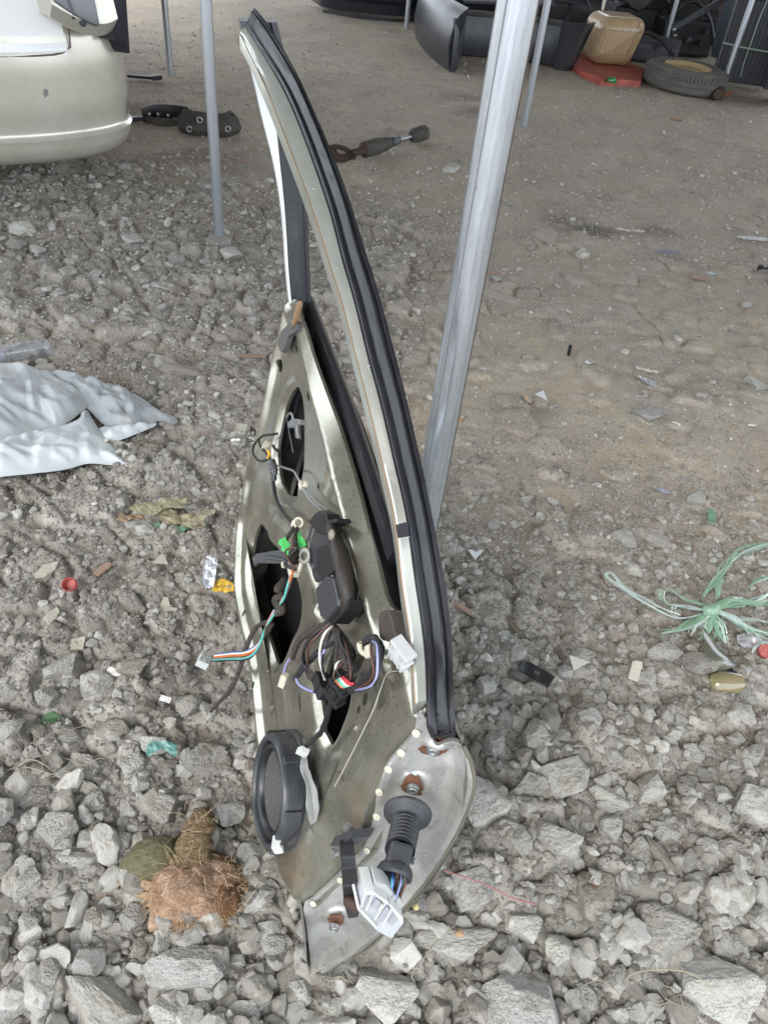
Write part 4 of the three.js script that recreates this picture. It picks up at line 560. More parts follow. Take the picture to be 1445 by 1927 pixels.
  part('strap_stop', vtube([[-0.058, 0.176, 0.0159], [-0.066, 0.1849, 0.0231], [-0.062, 0.1583, 0.049]], [0.008, 0.013, 0.009], 10, 14, 0.2, 4), M.rustDark, strap);
  for (const p of [[0.0109, 0.2636, 0.008], [0.0147, 0.1766, 0.014]]) part('plate_nut', orient(new THREE.CylinderGeometry(0.0075, 0.0085, 0.006, 6), p, V3(-0.5, 0.1, -0.9)), M.steel);
  const gr = [[-0.046, 0.3901, 0.0404], [-0.062, 0.3899, 0.0307], [-0.09, 0.407, 0.0116], [-0.105, 0.4072, 0.0032], [-0.116, 0.3963, -0.0005]].map(vec);
  const axis = (a, b) => b.clone().sub(a).normalize(), nF = V3(...F.n).negate();
  const grom = new THREE.Group(); grom.name = 'wiring_grommet'; door.add(grom); grom.userData.label = 'black ribbed rubber grommet with a bundle of wires';
  part('grommet_flange', orient(new THREE.LatheGeometry([[0, 0], [0.031, 0], [0.034, 0.003], [0.033, 0.008], [0.027, 0.010], [0.025, 0.015], [0.018, 0.018], [0.012, 0.018]].map((q) => new THREE.Vector2(...q)), 32), gr[0].clone().addScaledVector(nF, -0.012), nF.clone().lerp(axis(gr[0], gr[2]), 0.25), V3(0, 1, 0)), M.boot, grom);
  { const p = [], n = 8; for (let i = 0; i <= n * 6; i++) { const u = i / (n * 6); p.push(new THREE.Vector2(0.0165 + 0.0035 * Math.cos(u * n * 6.2832), u * gr[0].distanceTo(gr[2]) * 1.05)); } part('bellows', orient(new THREE.LatheGeometry(p, 28), gr[0].clone().addScaledVector(axis(gr[0], gr[2]), 0.008), axis(gr[0], gr[2])), M.boot, grom); }
  const g1 = axis(gr[2], gr[4]);
  part('grommet_neck', orient(box(0.042, 0.03, 0.03, 0.006, 3), gr[3], g1, V3(0, 0.3, 1)), M.boot, grom);
  part('grommet_mouth', [orient(new THREE.LatheGeometry([[0.022, -0.01], [0.03, -0.004], [0.034, 0.004], [0.034, 0.012], [0.03, 0.012], [0.028, 0.004], [0.02, -0.004]].map((q) => new THREE.Vector2(...q)), 32), gr[4], g1, V3(0, 0.3, 1), [1.1, 0.8, 0.7])], M.boot, grom);
  { const font = await new FontLoader().loadAsync('fonts/droid/droid_sans_bold.typeface.json'), tg = new TextGeometry('0068', { font, size: 0.0095, depth: 0.0012, curveSegments: 3 }); tg.center();
    const nrm = V3(-1, 0, -0.2), yv = g1.clone().negate(), xv = yv.clone().cross(nrm).normalize(), zv = xv.clone().cross(yv); tg.applyMatrix4(M4.makeBasis(xv, yv, zv).setPosition(gr[3].clone().addScaledVector(zv, 0.0158))); part('moulded_number', tg, M.greyPlastic, grom); }
  [M.w.black, M.w.cyan, M.w.blue, M.w.black, M.w.brown, M.w.brown, M.w.black, M.w.lavender, M.w.brown, M.w.black, M.w.teal, M.w.brown].forEach((m, i) => { const k = (i / 11 - 0.5), j = Math.sin(i * 5.1) * 0.5; mesh('wire', tube([[-0.112, 0.3895, 0.0063], [-0.124, 0.3889, 0.0045], [-0.132, 0.3771, 0.0027], [-0.132, 0.3484, 0.0097]].map((p, q) => [p[0] + 0.01 * j, p[1] - 0.012 * k * (q + 1) * 0.5, p[2] + 0.03 * k * (1 - 0.1 * q) + 0.004 * j]), 0.0021, 6), m, grom); });
  const plug = new THREE.Group(); plug.name = 'main_connector'; door.add(plug); plug.userData.label = 'large white slotted wiring connector hanging below the grommet';
  const slab = (pts, s0, s1, bev = 0.0012) => { // an outline in a plane across the door, given a thickness along the door
    const g = new THREE.ExtrudeGeometry(new THREE.Shape(pts.map((q) => new THREE.Vector2(q[1], q[2]))), { depth: Math.abs(s1 - s0) - 2 * bev, bevelEnabled: true, bevelSize: bev * 0.6, bevelOffset: -bev * 0.6, bevelThickness: bev, bevelSegments: 1 }).translate(0, 0, bev), P = g.attributes.position;
    for (let n = 0; n < P.count; n++) { const x = P.getX(n), y = P.getY(n), z = P.getZ(n); P.setXYZ(n, Math.min(s0, s1) + z, x, y); } g.computeVertexNormals(); return toCreasedNormals(g.index ? g.toNonIndexed() : g, 0.5);
  };
  const milk = phy({ color: lin(0.74, 0.76, 0.8), roughness: 0.2, transmission: 0.35, thickness: 0, clearcoat: 0.3 }), shade = std({ color: lin(0.36, 0.37, 0.4), roughness: 0.5 });
  part('connector_shell', [slab([[-0.14, 0.3555, -0.0462], [-0.14, 0.4056, -0.0547], [-0.14, 0.4004, -0.0392], [-0.14, 0.3661, -0.0076], [-0.14, 0.3095, 0.0347], [-0.14, 0.2928, 0.042], [-0.14, 0.2456, 0.0419], [-0.14, 0.2801, 0.0075]], -0.145, -0.123)], milk, plug);
  part('shell_rim', [slab([[-0.148, 0.4251, -0.0634], [-0.148, 0.4245, -0.0499], [-0.148, 0.3876, -0.0163], [-0.148, 0.3783, -0.0144], [-0.148, 0.4156, -0.0475], [-0.148, 0.4171, -0.0593]], -0.152, -0.12), slab([[-0.148, 0.3839, -0.0135], [-0.148, 0.3306, 0.0257], [-0.148, 0.3126, 0.0327], [-0.148, 0.3178, 0.0259], [-0.148, 0.3746, -0.0115]], -0.152, -0.12), slab([[-0.148, 0.376, -0.0552], [-0.148, 0.38, -0.0537], [-0.148, 0.3069, -0.002], [-0.148, 0.3005, -0.002]], -0.15, -0.12)], M.white, plug);
  part('connector_slot', [slab([[-0.147, 0.404, -0.0495], [-0.147, 0.3981, -0.0432], [-0.147, 0.3676, -0.0434], [-0.147, 0.3784, -0.0507]], -0.148, -0.142, 0.0005), slab([[-0.147, 0.3931, -0.0349], [-0.147, 0.3761, -0.0199], [-0.147, 0.3534, -0.0192], [-0.147, 0.3725, -0.0341]], -0.148, -0.142, 0.0005), slab([[-0.147, 0.366, -0.0103], [-0.147, 0.3546, -0.0015], [-0.147, 0.3121, -0.0005], [-0.147, 0.3243, -0.0095]], -0.148, -0.142, 0.0005), slab([[-0.147, 0.3389, 0.0104], [-0.147, 0.323, 0.0219], [-0.147, 0.2969, 0.0231], [-0.147, 0.3115, 0.0121]], -0.148, -0.142, 0.0005)], shade, plug);
  part('connector_rib', [[[-0.15, 0.4174, -0.0487], [-0.15, 0.3691, -0.0403]], [[-0.15, 0.4169, -0.0576], [-0.15, 0.3811, -0.0517]], [[-0.15, 0.3841, -0.0193], [-0.15, 0.3349, -0.0164]], [[-0.15, 0.3615, -0.002], [-0.15, 0.3167, 0.0024]], [[-0.15, 0.3821, -0.023], [-0.15, 0.3653, -0.0213]]].map((l) => tube(l, 0.0014, 5, 4)), M.white, plug);
  part('connector_back', [slab([[-0.14, 0.4031, -0.0445], [-0.14, 0.4288, -0.0472], [-0.14, 0.4143, -0.0269], [-0.14, 0.3866, -0.007], [-0.14, 0.3659, -0.0067], [-0.14, 0.3986, -0.0378]], -0.142, -0.122), slab([[-0.14, 0.3797, -0.0029], [-0.14, 0.3671, 0.0057], [-0.14, 0.3519, 0.0061], [-0.14, 0.3633, -0.0028]], -0.14, -0.122), slab([[-0.14, 0.3681, 0.0076], [-0.14, 0.3439, 0.0246], [-0.14, 0.3213, 0.027], [-0.14, 0.3464, 0.0097]], -0.14, -0.122)], M.plugWhite, plug);
}
// ---------------------------------------------------------------- poles and roof of the shelter
const pipeGeo = (h, r = 0.0248) => new THREE.CylinderGeometry(r, r, h, 40, 1, false).translate(0, h / 2, 0);
const ROOF = 3.9;
function pole(label, [x, z], { y0 = -0.05, lean = [0, 0], group } = {}) {
  const t = thing('steel_pole', label, 'pole', [x, groundY(x, z) + y0, z]); t.rotation.set(lean[0], 0.7, lean[1]);
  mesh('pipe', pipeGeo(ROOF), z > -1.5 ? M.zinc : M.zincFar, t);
  const seam = []; for (let i = 0; i <= 12; i++) seam.push([0.0247, i / 12 * ROOF, 0.0004 * Math.sin(i * 2.3)]);
  mesh('weld_seam', tube(seam, 0.0011, 5, 40), M.zincDark, t); return t;
}
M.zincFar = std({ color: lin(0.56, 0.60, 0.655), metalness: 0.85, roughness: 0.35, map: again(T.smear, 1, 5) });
M.zincDark = std({ color: lin(0.2, 0.21, 0.23), roughness: 0.5, metalness: 0.5 });
const mainPole = pole('thick looking galvanised pole nearest the camera with the car door leaning on it', [0.074, -1.075]);
mainPole.rotation.order = 'ZYX'; mainPole.rotation.set(0, -2.21, -0.0085);
mesh('rust_streak', tube([0, 1, 2, 3, 4, 5, 6].map((i) => [-0.0238 * Math.cos(1.35), i / 6 * ROOF, -0.0238 * Math.sin(1.35)]), 0.0018, 5, 30), M.rustDark, mainPole);
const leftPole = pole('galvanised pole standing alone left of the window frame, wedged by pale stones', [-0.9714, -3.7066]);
mesh('footing', put(box(0.09, 0.12, 0.09, 0.008), [-0.02, 0.03, 0.03], [0, 0.3, 0]), M.stone[1], leftPole);
pole('thin distant pole close to the right of the parked car', [-2.094, -6.7745]);
pole('distant pole half hidden behind the thick near pole', [0.7225, -6.4416]);
pole('distant pole at the end of the black bumper', [-0.3675, -9.8138]);
pole('distant pole sunk in the dark scrap behind the tyre', [2.4577, -9.9125]);
pole('distant pole standing right beside the flat-lying tyre', [2.7614, -8.4806]);
{ // corrugated roof over the poles; the camera stands just outside its edge
  const w = 13, d = 17, nx = 300, g = new THREE.PlaneGeometry(w, d, nx, 2).rotateX(-Math.PI / 2), P = g.attributes.position;
  for (let i = 0; i < P.count; i++) P.setY(i, 0.018 * Math.sin(P.getX(i) * 82));
  g.computeVertexNormals();
  const r = mesh('shelter_roof', [g, g.clone().translate(0, 0.004, 0)], std({ color: lin(0.3, 0.3, 0.3), roughness: 0.6 }), scene); r.position.set(1.6, ROOF - 0.06, 0.9 - d / 2); r.rotation.x = 0.03; r.userData.kind = 'structure';
}

// ---------------------------------------------------------------- the parked car's corner
{
  const car = thing('parked_car', 'champagne saloon car with scuffed bumper, only its corner in view', 'car', [-1.405, 0, -4.07], Math.PI / 6);
  const plan = (q, out) => { // q runs along the bumper face and round its corner; out is the offset from the outermost line
    const a = 0.64 - out * 0, b = 0.42; if (q < 0) return [q - a, 0 - out];
    if (q <= 1) { const th = q * Math.PI / 2, e = 0.8; return [-a + (a - out) * Math.pow(Math.sin(th), e), -b + (b - out) * Math.pow(Math.cos(th), e)]; }
    return [-out, -b - (q - 1)];
  };
  const qs = []; for (let q = -1.4; q < 0; q += 0.2) qs.push(q); for (let q = 0; q <= 1.0001; q += 0.05) qs.push(q); qs.push(1.3, 2, 3, 4);
  const shell = (prof, q0, q1) => { // prof: [height, offset inward]
    const l = qs.filter((q) => q >= q0 - 1e-6 && q <= q1 + 1e-6), pos = [], uv = [], idx = [];
    l.forEach((q) => prof.forEach(([y, o]) => { const [u, v] = plan(q, o); pos.push(u, y, v); uv.push(q, y); }));
    const m = prof.length; for (let i = 0; i < l.length - 1; i++) for (let j = 0; j < m - 1; j++) { const n = i * m + j; idx.push(n, n + 1, n + m, n + 1, n + m + 1, n + m); }
    const g = new THREE.BufferGeometry(); g.setAttribute('position', new THREE.Float32BufferAttribute(pos, 3)); g.setAttribute('uv', new THREE.Float32BufferAttribute(uv, 2)); g.setIndex(idx); g.computeVertexNormals(); return g;
  };
  const smoothProf = (p, n = 6) => new THREE.CatmullRomCurve3(p.map((v) => V3(v[0], v[1], 0)), false, 'centripetal').getPoints(p.length * n).map((v) => [v.x, v.y]);
  const bumper = mesh('rear_bumper', [shell(smoothProf([[0.16, 0.3], [0.2, 0.12], [0.235, 0.05], [0.28, 0.018], [0.325, 0.004], [0.335, 0.0]]), -1.4, 1.3), shell(smoothProf([[0.335, 0.0], [0.342, 0.006], [0.36, 0.016], [0.39, 0.016], [0.46, 0.006], [0.56, 0.006], [0.68, 0.012], [0.8, 0.035], [0.86, 0.08], [0.875, 0.16], [0.88, 0.3]]), -1.4, 1.3)], M.carPaint, car);
  const lidP = (q) => plan(q, 0.018);
  const lid = mesh('boot_lid', shell(smoothProf([[0.695, 0.06], [0.7, 0.022], [0.706, 0.012], [0.76, 0.024], [0.85, 0.03], [1.0, 0.04], [1.3, 0.09]]), -1.4, 0.3), phy({ color: lin(0.86, 0.86, 0.84), roughness: 0.35, clearcoat: 0.6, clearcoatRoughness: 0.15 }), car);  // white colour stands in for the sky reflected in the champagne lid
  lid.userData.label = 'champagne lid panel above the bumper, sky reflection painted in as white';
  mesh('lid_gap', [tube([-1.4, -1, -0.6, -0.2, 0.15, 0.27, 0.31].map((q, i) => [lidP(q)[0], [0.693, 0.693, 0.693, 0.693, 0.695, 0.702, 0.72][i], lidP(q)[1] + 0.002]), 0.005, 6), tube([[0.31, 0.72], [0.32, 0.78], [0.33, 0.86], [0.34, 0.95]].map(([q, y]) => [plan(q, 0.006 + 0.03 * sstep(0.68, 1, y))[0], y, plan(q, 0.006 + 0.03 * sstep(0.68, 1, y))[1]]), 0.004, 6)], std({ color: lin(0.12, 0.09, 0.085), roughness: 0.8 }), car);
  // lamp cluster hanging over the corner
  const lamp = new THREE.Group(); lamp.name = 'tail_lamp'; car.add(lamp); lamp.userData.label = 'dark lamp housing in a champagne surround at the corner';
  const cl = (u, y, out) => { const [a, b] = plan(u, -out); return [a, y, b]; };
  const band = (q0, q1, prof) => { const st = []; for (let i = 0; i <= 6; i++) { const q = lerp(q0, q1, i / 6); st.push(prof(i / 6).map(([y, o]) => cl(q, y, o))); } return loft(st, { sub: 3, crease: 0.7 }); };
  mesh('lamp_surround', band(0.2, 0.54, (k) => { const b = 0.775 + 0.085 * Math.pow(Math.abs(k - 0.72) / 0.72, 2); return [[b, -0.04], [b - 0.004, 0.05], [b + 0.05, 0.085], [b + 0.2, 0.06], [b + 0.5, -0.02], [b + 0.5, -0.1]]; }), M.carPaint, lamp);
  mesh('lamp_lens', band(0.21, 0.4, (k) => { const b = 0.805 + 0.10 * Math.pow(1 - k, 1.5); return [[b, 0.06], [b + 0.02, 0.094], [b + 0.2, 0.078], [b + 0.45, 0.0], [b + 0.45, -0.05]]; }), phy({ color: lin(0.09, 0.095, 0.1), roughness: 0.15, clearcoat: 0.8 }), lamp);
  for (const [q, y] of [[0.26, 0.905], [0.29, 0.875], [0.33, 0.845], [0.36, 0.92]]) mesh('lens_ring', put(new THREE.SphereGeometry(0.022, 16, 10), cl(q, y, 0.075), [0, 0.3, 0], [1, 1.25, 0.5]), M.greyPlastic, lamp);
  mesh('lamp_gasket', band(0.54, 0.68, (k) => [[0.745 - 0.07 * sstep(0.5, 1, k), -0.02], [0.745 - 0.07 * sstep(0.5, 1, k), 0.06], [0.95, 0.075], [1.3, 0.03], [1.3, -0.08]]), phy({ color: lin(0.018, 0.02, 0.03), roughness: 0.3 }), lamp);
  mesh('quarter_panel', shell(smoothProf([[0.80, 0.10], [0.86, 0.07], [0.95, 0.05], [1.1, 0.07], [1.35, 0.13]]), 0.8, 4), M.carPaint, car);
  mesh('scuff', sheet({ poly: (() => { const r = rng(8), p = []; for (let i = 0; i < 26; i++) { const a = i / 26 * 6.2832; p.push([0.014 * Math.cos(a) * (0.6 + 0.7 * r()), 0.019 * Math.sin(a) * (0.6 + 0.6 * r()) + 0.008 * Math.cos(a)]); } return p; })(), cell: 0.004, depth: () => 0, place: (a, b, w) => { const [u, v] = plan(0.15 + a * 0.9, 0.001); return [u, 0.545 + b, v]; }, lip: 0 }), std({ color: lin(0.22, 0.2, 0.2), roughness: 0.8 }), bumper);
  mesh('torn_bracket', put(box(0.16, 0.012, 0.05, 0.004), [0.02, 0.86, -0.62], [0.3, 0.6, -0.55]), std({ color: lin(0.36, 0.24, 0.11), roughness: 0.7 }), car);
  mesh('body_underside', put(box(1.7, 0.3, 3.4, 0.05), [-1.05, 0.42, -2.2]), M.black, car);
  mesh('side_body', put(box(1.6, 0.75, 3.3, 0.1), [-0.98, 0.85, -2.3]), M.carPaint, car);
  for (const u of [-0.12]) { const w = new THREE.Group(); w.name = 'wheel'; car.add(w); w.position.set(u - 0.16, 0.31, -1.05); mesh('tyre', new THREE.TorusGeometry(0.225, 0.09, 14, 36).rotateY(Math.PI / 2), M.rubber, w); mesh('rim', new THREE.CylinderGeometry(0.17, 0.17, 0.14, 28).rotateZ(Math.PI / 2), M.steel, w); }
}

// ---------------------------------------------------------------- scrap at the back
const scrap = (name, label, category, pos, turn = 0, group) => thing(name, label, category, [pos[0], groundY(pos[0], pos[1]) + (pos[2] ?? 0), pos[1]], turn, group);
function ribbonWall(plan, prof, thick = 0.006) { // a curved plastic shell standing on its lower edge: plan [x, z], prof [height, outward]
  return loft(plan.map(([x, z], i) => { const a = plan[Math.max(0, i - 1)], b = plan[Math.min(plan.length - 1, i + 1)], l = Math.hypot(b[0] - a[0], b[1] - a[1]), nx = -(b[1] - a[1]) / l, nz = (b[0] - a[0]) / l, k = prof.map(([y, o]) => [x + nx * o, y, z + nz * o]); return [...k, ...prof.map(([y, o]) => [x + nx * (o - thick), y, z + nz * (o - thick)]).reverse()]; }), { sub: 6, crease: 0.7 });
}
{
  const bp = [[0.02, -0.02], [0.06, 0.05], [0.14, 0.06], [0.17, 0.03], [0.2, 0.05], [0.34, 0.06], [0.46, 0.02], [0.5, -0.06]];
  const b1 = scrap('car_bumper', 'glossy black car bumper with a shiny groove, farthest back', 'bumper', [-0.8407, -10.2388]);
  mesh('bumper_shell', ribbonWall([[-0.62, -0.3], [-0.45, -0.02], [-0.1, 0.04], [0.3, 0.02], [0.5, -0.1], [0.62, -0.4]], bp), M.gloss, b1);
  mesh('lower_lip', ribbonWall([[-0.5, 0.0], [-0.1, 0.06], [0.3, 0.04], [0.52, -0.1]], [[-0.03, 0.0], [0.0, 0.03], [0.03, 0.02]]), M.black, b1);
  const O = [0.1465, -8.7641], b2 = scrap('car_bumper', 'dull grey car bumper with a curled end beside the thick near pole', 'bumper', O), L = (p) => [p[0] - O[0], p[1] - O[1]];
  const body = [[0.0, 0.04], [0.02, 0.08], [0.1, 0.1], [0.24, 0.08], [0.34, 0.06], [0.38, -0.02]];
  mesh('end_panel', ribbonWall([L([-0.2331, -9.2972]), L([-0.1367, -8.8115]), L([0.009, -8.3053]), L([0.1344, -7.9915])], [[0.0, 0.0], [0.05, 0.02], [0.2, 0.045], [0.36, 0.02], [0.44, -0.02], [0.5, -0.1]]), M.darkPlastic, b2);
  mesh('end_curl', ribbonWall([L([0.1347, -7.9702]), L([0.1833, -8.0162]), L([0.2218, -8.3705]), L([0.2421, -8.7162])], [[0.0, 0.0], [0.1, 0.01], [0.3, 0.0], [0.42, -0.03]]), M.darkPlastic, b2);
  mesh('bumper_shell', ribbonWall([L([0.2102, -8.7736]), L([0.4127, -8.8083]), L([0.7338, -8.8315]), L([1.0524, -8.8041]), L([1.2063, -8.7405]), L([1.3027, -8.6495])], body), M.darkPlastic, b2);
  mesh('corner_fin', ribbonWall([L([1.142, -8.614]), L([1.2756, -8.5897]), L([1.3526, -8.7213])], [[0.0, 0], [0.1, 0.02], [0.3, 0.06], [0.42, 0.12]]), M.darkPlastic, b2);
  const shelf = scrap('plastic_scrap', 'flat grey plastic panel lying on top of the curled bumper', 'panel', [...[0.5983, -9.6089], 0.42]);
  mesh('panel_sheet', put(box(0.95, 0.03, 0.5, 0.01), [0.05, 0, -0.1], [0.15, 0.15, 0.05]), M.greyPlastic, shelf); mesh('panel_edge', put(box(0.012, 0.2, 0.02, 0.003), [-0.42, 0.1, 0.15]), M.trim, shelf);
  // parcel and red slab
  const slab = scrap('red_slab', 'flat red plastic slab under the wrapped parcel', 'plastic panel', [1.6524, -8.597]), so = [1.6524, -8.597], sl = (p) => new THREE.Vector2(p[0] - so[0], -(p[1] - so[1]));
  mesh('slab_body', new THREE.ExtrudeGeometry(new THREE.Shape([[1.3302, -8.7099], [1.3838, -8.354], [1.5344, -8.1105], [1.9124, -8.2279], [2.0532, -8.7959], [1.8272, -9.3614], [1.4386, -9.1556]].map(sl)), { depth: 0.045, bevelEnabled: true, bevelSize: 0.01, bevelThickness: 0.01, bevelSegments: 2 }).rotateX(-Math.PI / 2), std({ color: lin(0.5, 0.12, 0.085), roughness: 0.6, map: again(T.dust, 1.5) }), slab);
  const pg = new RoundedBoxGeometry(0.48, 0.41, 0.43, 12, 0.11), PP = pg.attributes.position;
  for (let i = 0; i < PP.count; i++) { const x = PP.getX(i), y = PP.getY(i), z = PP.getZ(i), k = 1 + 0.16 * fbm(x * 5, y * 5, z * 5, 2) - 0.10 * sstep(0, -0.2, y) ; PP.setXYZ(i, x * k + y * 0.08, y * (1 + 0.05 * n3(x * 5, 1, z * 5)), z * k + 0.014 * n3(x * 34, y * 4 + x * 6, 2) + 0.006 * n3(x * 70, y * 9, 5)); }
  pg.computeVertexNormals();
  const parcel = scrap('wrapped_parcel', 'brown parcel wrapped in shiny clear film on the red slab', 'parcel', [...[1.6828, -8.8898], 0.06], 0.25);
  mesh('parcel_box', pg.translate(0, 0.2, 0), phy({ color: lin(0.42, 0.29, 0.15), roughness: 0.5, clearcoat: 0.9, clearcoatRoughness: 0.12, bumpMap: again(T.rockBump, 3, 0.8), bumpScale: 0.02 }), parcel);
  const bot = scrap('broken_bottle', 'broken green glass bottle piece in front of the red slab', 'bottle', [1.6519, -8.1663], 0.5), glass = phy({ color: lin(0.03, 0.35, 0.09), roughness: 0.08, transmission: 0.5, thickness: 0 });
  mesh('bottle_shoulder', put(new THREE.LatheGeometry([[0.014, 0.12], [0.016, 0.09], [0.035, 0.05], [0.038, 0.0]].map((q) => new THREE.Vector2(...q)), 24, 0, 4.4), [0, 0.035, 0], [0.3, 0.3, 1.4]), glass, bot); mesh('shard', put(box(0.05, 0.004, 0.03, 0.001), [0.07, 0.02, 0.02], [0.4, 0.2, 0.3]), glass, bot);
  // tyre
  const ty = scrap('spare_tyre', 'dusty tyre on a tan steel rim lying flat on the ground', 'tyre', [2.3659, -8.4419]); ty.rotation.z = -0.03;
  const tp = [[0.22, 0.03], [0.25, 0.012], [0.32, 0.005], [0.365, 0.02], [0.38, 0.05], [0.385, 0.1], [0.38, 0.15], [0.365, 0.182], [0.32, 0.2], [0.26, 0.198], [0.225, 0.182]];
  mesh('tyre_body', new THREE.LatheGeometry(tp.map((q) => new THREE.Vector2(...q)), 80), std({ color: lin(0.17, 0.165, 0.145), roughness: 0.95, map: again(T.dust, 2) }), ty);
  mesh('tread', [...Array(72)].map((_, i) => { const a = i / 72 * 6.2832; return put(box(0.014, 0.05, 0.012, 0.002, 1), [0.384 * Math.cos(a), 0.15, 0.384 * Math.sin(a)], [0, -a, 0.12]); }), std({ color: lin(0.13, 0.125, 0.11), roughness: 0.9 }), ty);
  mesh('pinstripe', new THREE.TorusGeometry(0.386, 0.003, 6, 90).rotateX(Math.PI / 2).translate(0, 0.085, 0), M.greyPlastic, ty);
  mesh('rim', new THREE.LatheGeometry([[0.228, 0.18], [0.22, 0.196], [0.21, 0.18], [0.2, 0.13], [0.17, 0.125], [0.13, 0.165], [0.08, 0.16], [0.06, 0.14], [0.0, 0.14]].map((q) => new THREE.Vector2(...q)), 48), std({ color: lin(0.58, 0.44, 0.23), roughness: 0.7, map: again(T.dust, 1) }), ty);
  for (let i = 0; i < 10; i++) { const a = i / 10 * 6.2832; mesh('rim_hole', new THREE.CylinderGeometry(0.012, 0.012, 0.008, 10).translate(0.155 * Math.cos(a), 0.15, 0.155 * Math.sin(a)), M.black, ty); }
  const hub = scrap('ball_joint', 'rusty round hub at the foot of the pole beside the tyre', 'car part', [...[2.6292, -8.1769], 0.06]);
  mesh('joint_body', [put(new THREE.SphereGeometry(0.075, 18, 12), [0, 0, 0], [0, 0, 0], [1, 0.8, 1]), put(new THREE.CylinderGeometry(0.04, 0.05, 0.06, 16), [-0.02, -0.005, 0.06], [1.3, 0.2, 0])], M.rustDark, hub); mesh('joint_stud', put(new THREE.CylinderGeometry(0.012, 0.02, 0.1, 12), [0.09, 0.0, 0.02], [0, 0, -1.2]), M.rust, hub);
  // radiator
  const rad = scrap('radiator', 'upright black radiator tied with pale green string', 'radiator', [3.0172, -8.8148], -0.2); rad.rotation.x = -0.08;
  mesh('core', box(0.5, 0.72, 0.05, 0.006).translate(0, 0.4, 0), M.black, rad); mesh('top_tank', box(0.54, 0.1, 0.08, 0.02).translate(0, 0.77, 0), std({ color: lin(0.05, 0.04, 0.032), roughness: 0.7, map: again(T.dust, 2) }), rad); mesh('side_tank', [box(0.05, 0.76, 0.075, 0.015).translate(0.26, 0.4, 0), box(0.03, 0.76, 0.07, 0.01).translate(-0.26, 0.4, 0)], M.darkPlastic, rad);
  for (let i = 0; i < 12; i++) mesh('fin', box(0.006, 0.66, 0.01, 0.001, 1).translate(-0.22 + i * 0.04, 0.4, 0.028), M.darkPlastic, rad);
  const str = std({ color: lin(0.33, 0.43, 0.36), roughness: 0.6 });
  mesh('string', [tube([[-0.27, 0.36, 0.03], [-0.1, 0.345, 0.045], [0.1, 0.335, 0.045], [0.29, 0.33, 0.045]], 0.008, 5), tube([[0.02, 0.83, 0.04], [-0.01, 0.6, 0.05], [-0.015, 0.42, 0.05], [-0.02, 0.2, 0.05], [-0.01, 0.1, 0.06]], 0.005, 5)], str, rad);
  const wh = scrap('wheel', 'dusty wheel standing at the right edge beside the radiator', 'wheel', [...[3.2528, -8.3003], 0.31], 1.35);
  mesh('tyre_body', new THREE.TorusGeometry(0.24, 0.09, 14, 44), M.rubber, wh); mesh('rim', [new THREE.CylinderGeometry(0.18, 0.18, 0.1, 30).rotateX(Math.PI / 2), ...[0, 1, 2, 3, 4].map((i) => put(box(0.05, 0.17, 0.03, 0.01), [0.08 * Math.sin(i * 1.2566), 0.08 * Math.cos(i * 1.2566), 0.06], [0, 0, -i * 1.2566]))], std({ color: lin(0.22, 0.2, 0.17), roughness: 0.8, map: T.dust }), wh);
  // dark heap of parts: each a thing
  const mm = [M.black, M.rustDark, M.darkPlastic, M.greyPlastic];
  const lump = (name, label, p, size, mat, seed, turn = 0) => { // cast-iron looking part: body, flange, bosses and pipe stubs
    const t = scrap(name, label, 'car part', p, turn), r = rng(seed), [a, b, c] = size;
    mesh('casing', [put(box(a, b * 0.7, c, 0.04, 3), [0, b * 0.38, 0]), put(new THREE.CylinderGeometry(b * 0.3, b * 0.36, a * 0.8, 20), [a * 0.1, b * 0.62, 0], [0, 0, 1.5]), put(new THREE.CylinderGeometry(c * 0.42, c * 0.42, 0.03, 24), [-a * 0.42, b * 0.4, 0], [0, 0, 1.57])], mat, t);
    for (let i = 0; i < 5; i++) mesh('boss', put(new THREE.CylinderGeometry(0.025, 0.03, 0.08, 10), [(r() - 0.5) * a, b * (0.3 + 0.5 * r()), c * 0.5], [1.57, 0, 0]), mm[i % 4], t);
    mesh('hose', tube([[-a * 0.4, b * 0.7, c * 0.3], [-a * 0.1, b * 1.05, c * 0.4], [a * 0.25, b * 0.8, c * 0.45], [a * 0.5, b * 0.3, c * 0.5]], 0.022, 8), M.tapeBlack, t); return t;
  };
  lump('engine_part', 'dark engine block in the scrap between the parcel and the radiator', [2.6641, -10.1941], [0.62, 0.5, 0.5], M.black, 3, 0.2);
  lump('engine_part', 'dusty grey casting low in the scrap right behind the tyre', [2.2313, -9.5754], [0.6, 0.26, 0.35], M.greyPlastic, 4, -0.3);
  lump('engine_part', 'rust-brown casting at the back of the scrap above the tyre', [3.0344, -10.6974], [0.5, 0.62, 0.4], M.rustDark, 5, 0.5);
  lump('gearbox', 'black gearbox in the scrap behind the wrapped parcel', [2.2649, -10.446], [0.8, 0.55, 0.5], M.black, 6, 0.1);
  lump('engine_part', 'dark part behind the far end of the grey bumper', [1.2853, -9.887], [0.7, 0.6, 0.4], M.black, 7, 0.1);
  const ol = scrap('olive_scrap', 'dark olive bent metal panel above the wrapped parcel', 'car panel', [...[2.0409, -10.1983], 0.5]);
  mesh('panel_face', put(new THREE.ExtrudeGeometry(new THREE.Shape([[-0.42, 0.5], [0.5, 0.55], [0.45, 0.2], [0.1, -0.12], [0.02, -0.1], [-0.3, 0.1]].map((q) => new THREE.Vector2(...q))), { depth: 0.05, bevelEnabled: true, bevelSize: 0.02, bevelThickness: 0.02 }), [0, 0, 0], [-0.2, -0.1, 0]), std({ color: lin(0.06, 0.06, 0.042), roughness: 0.7, map: T.dust }), ol); mesh('panel_handle', tube([[0.28, 0.42, 0.1], [0.36, 0.47, 0.12], [0.44, 0.47, 0.1]], 0.012, 6), M.trim, ol);
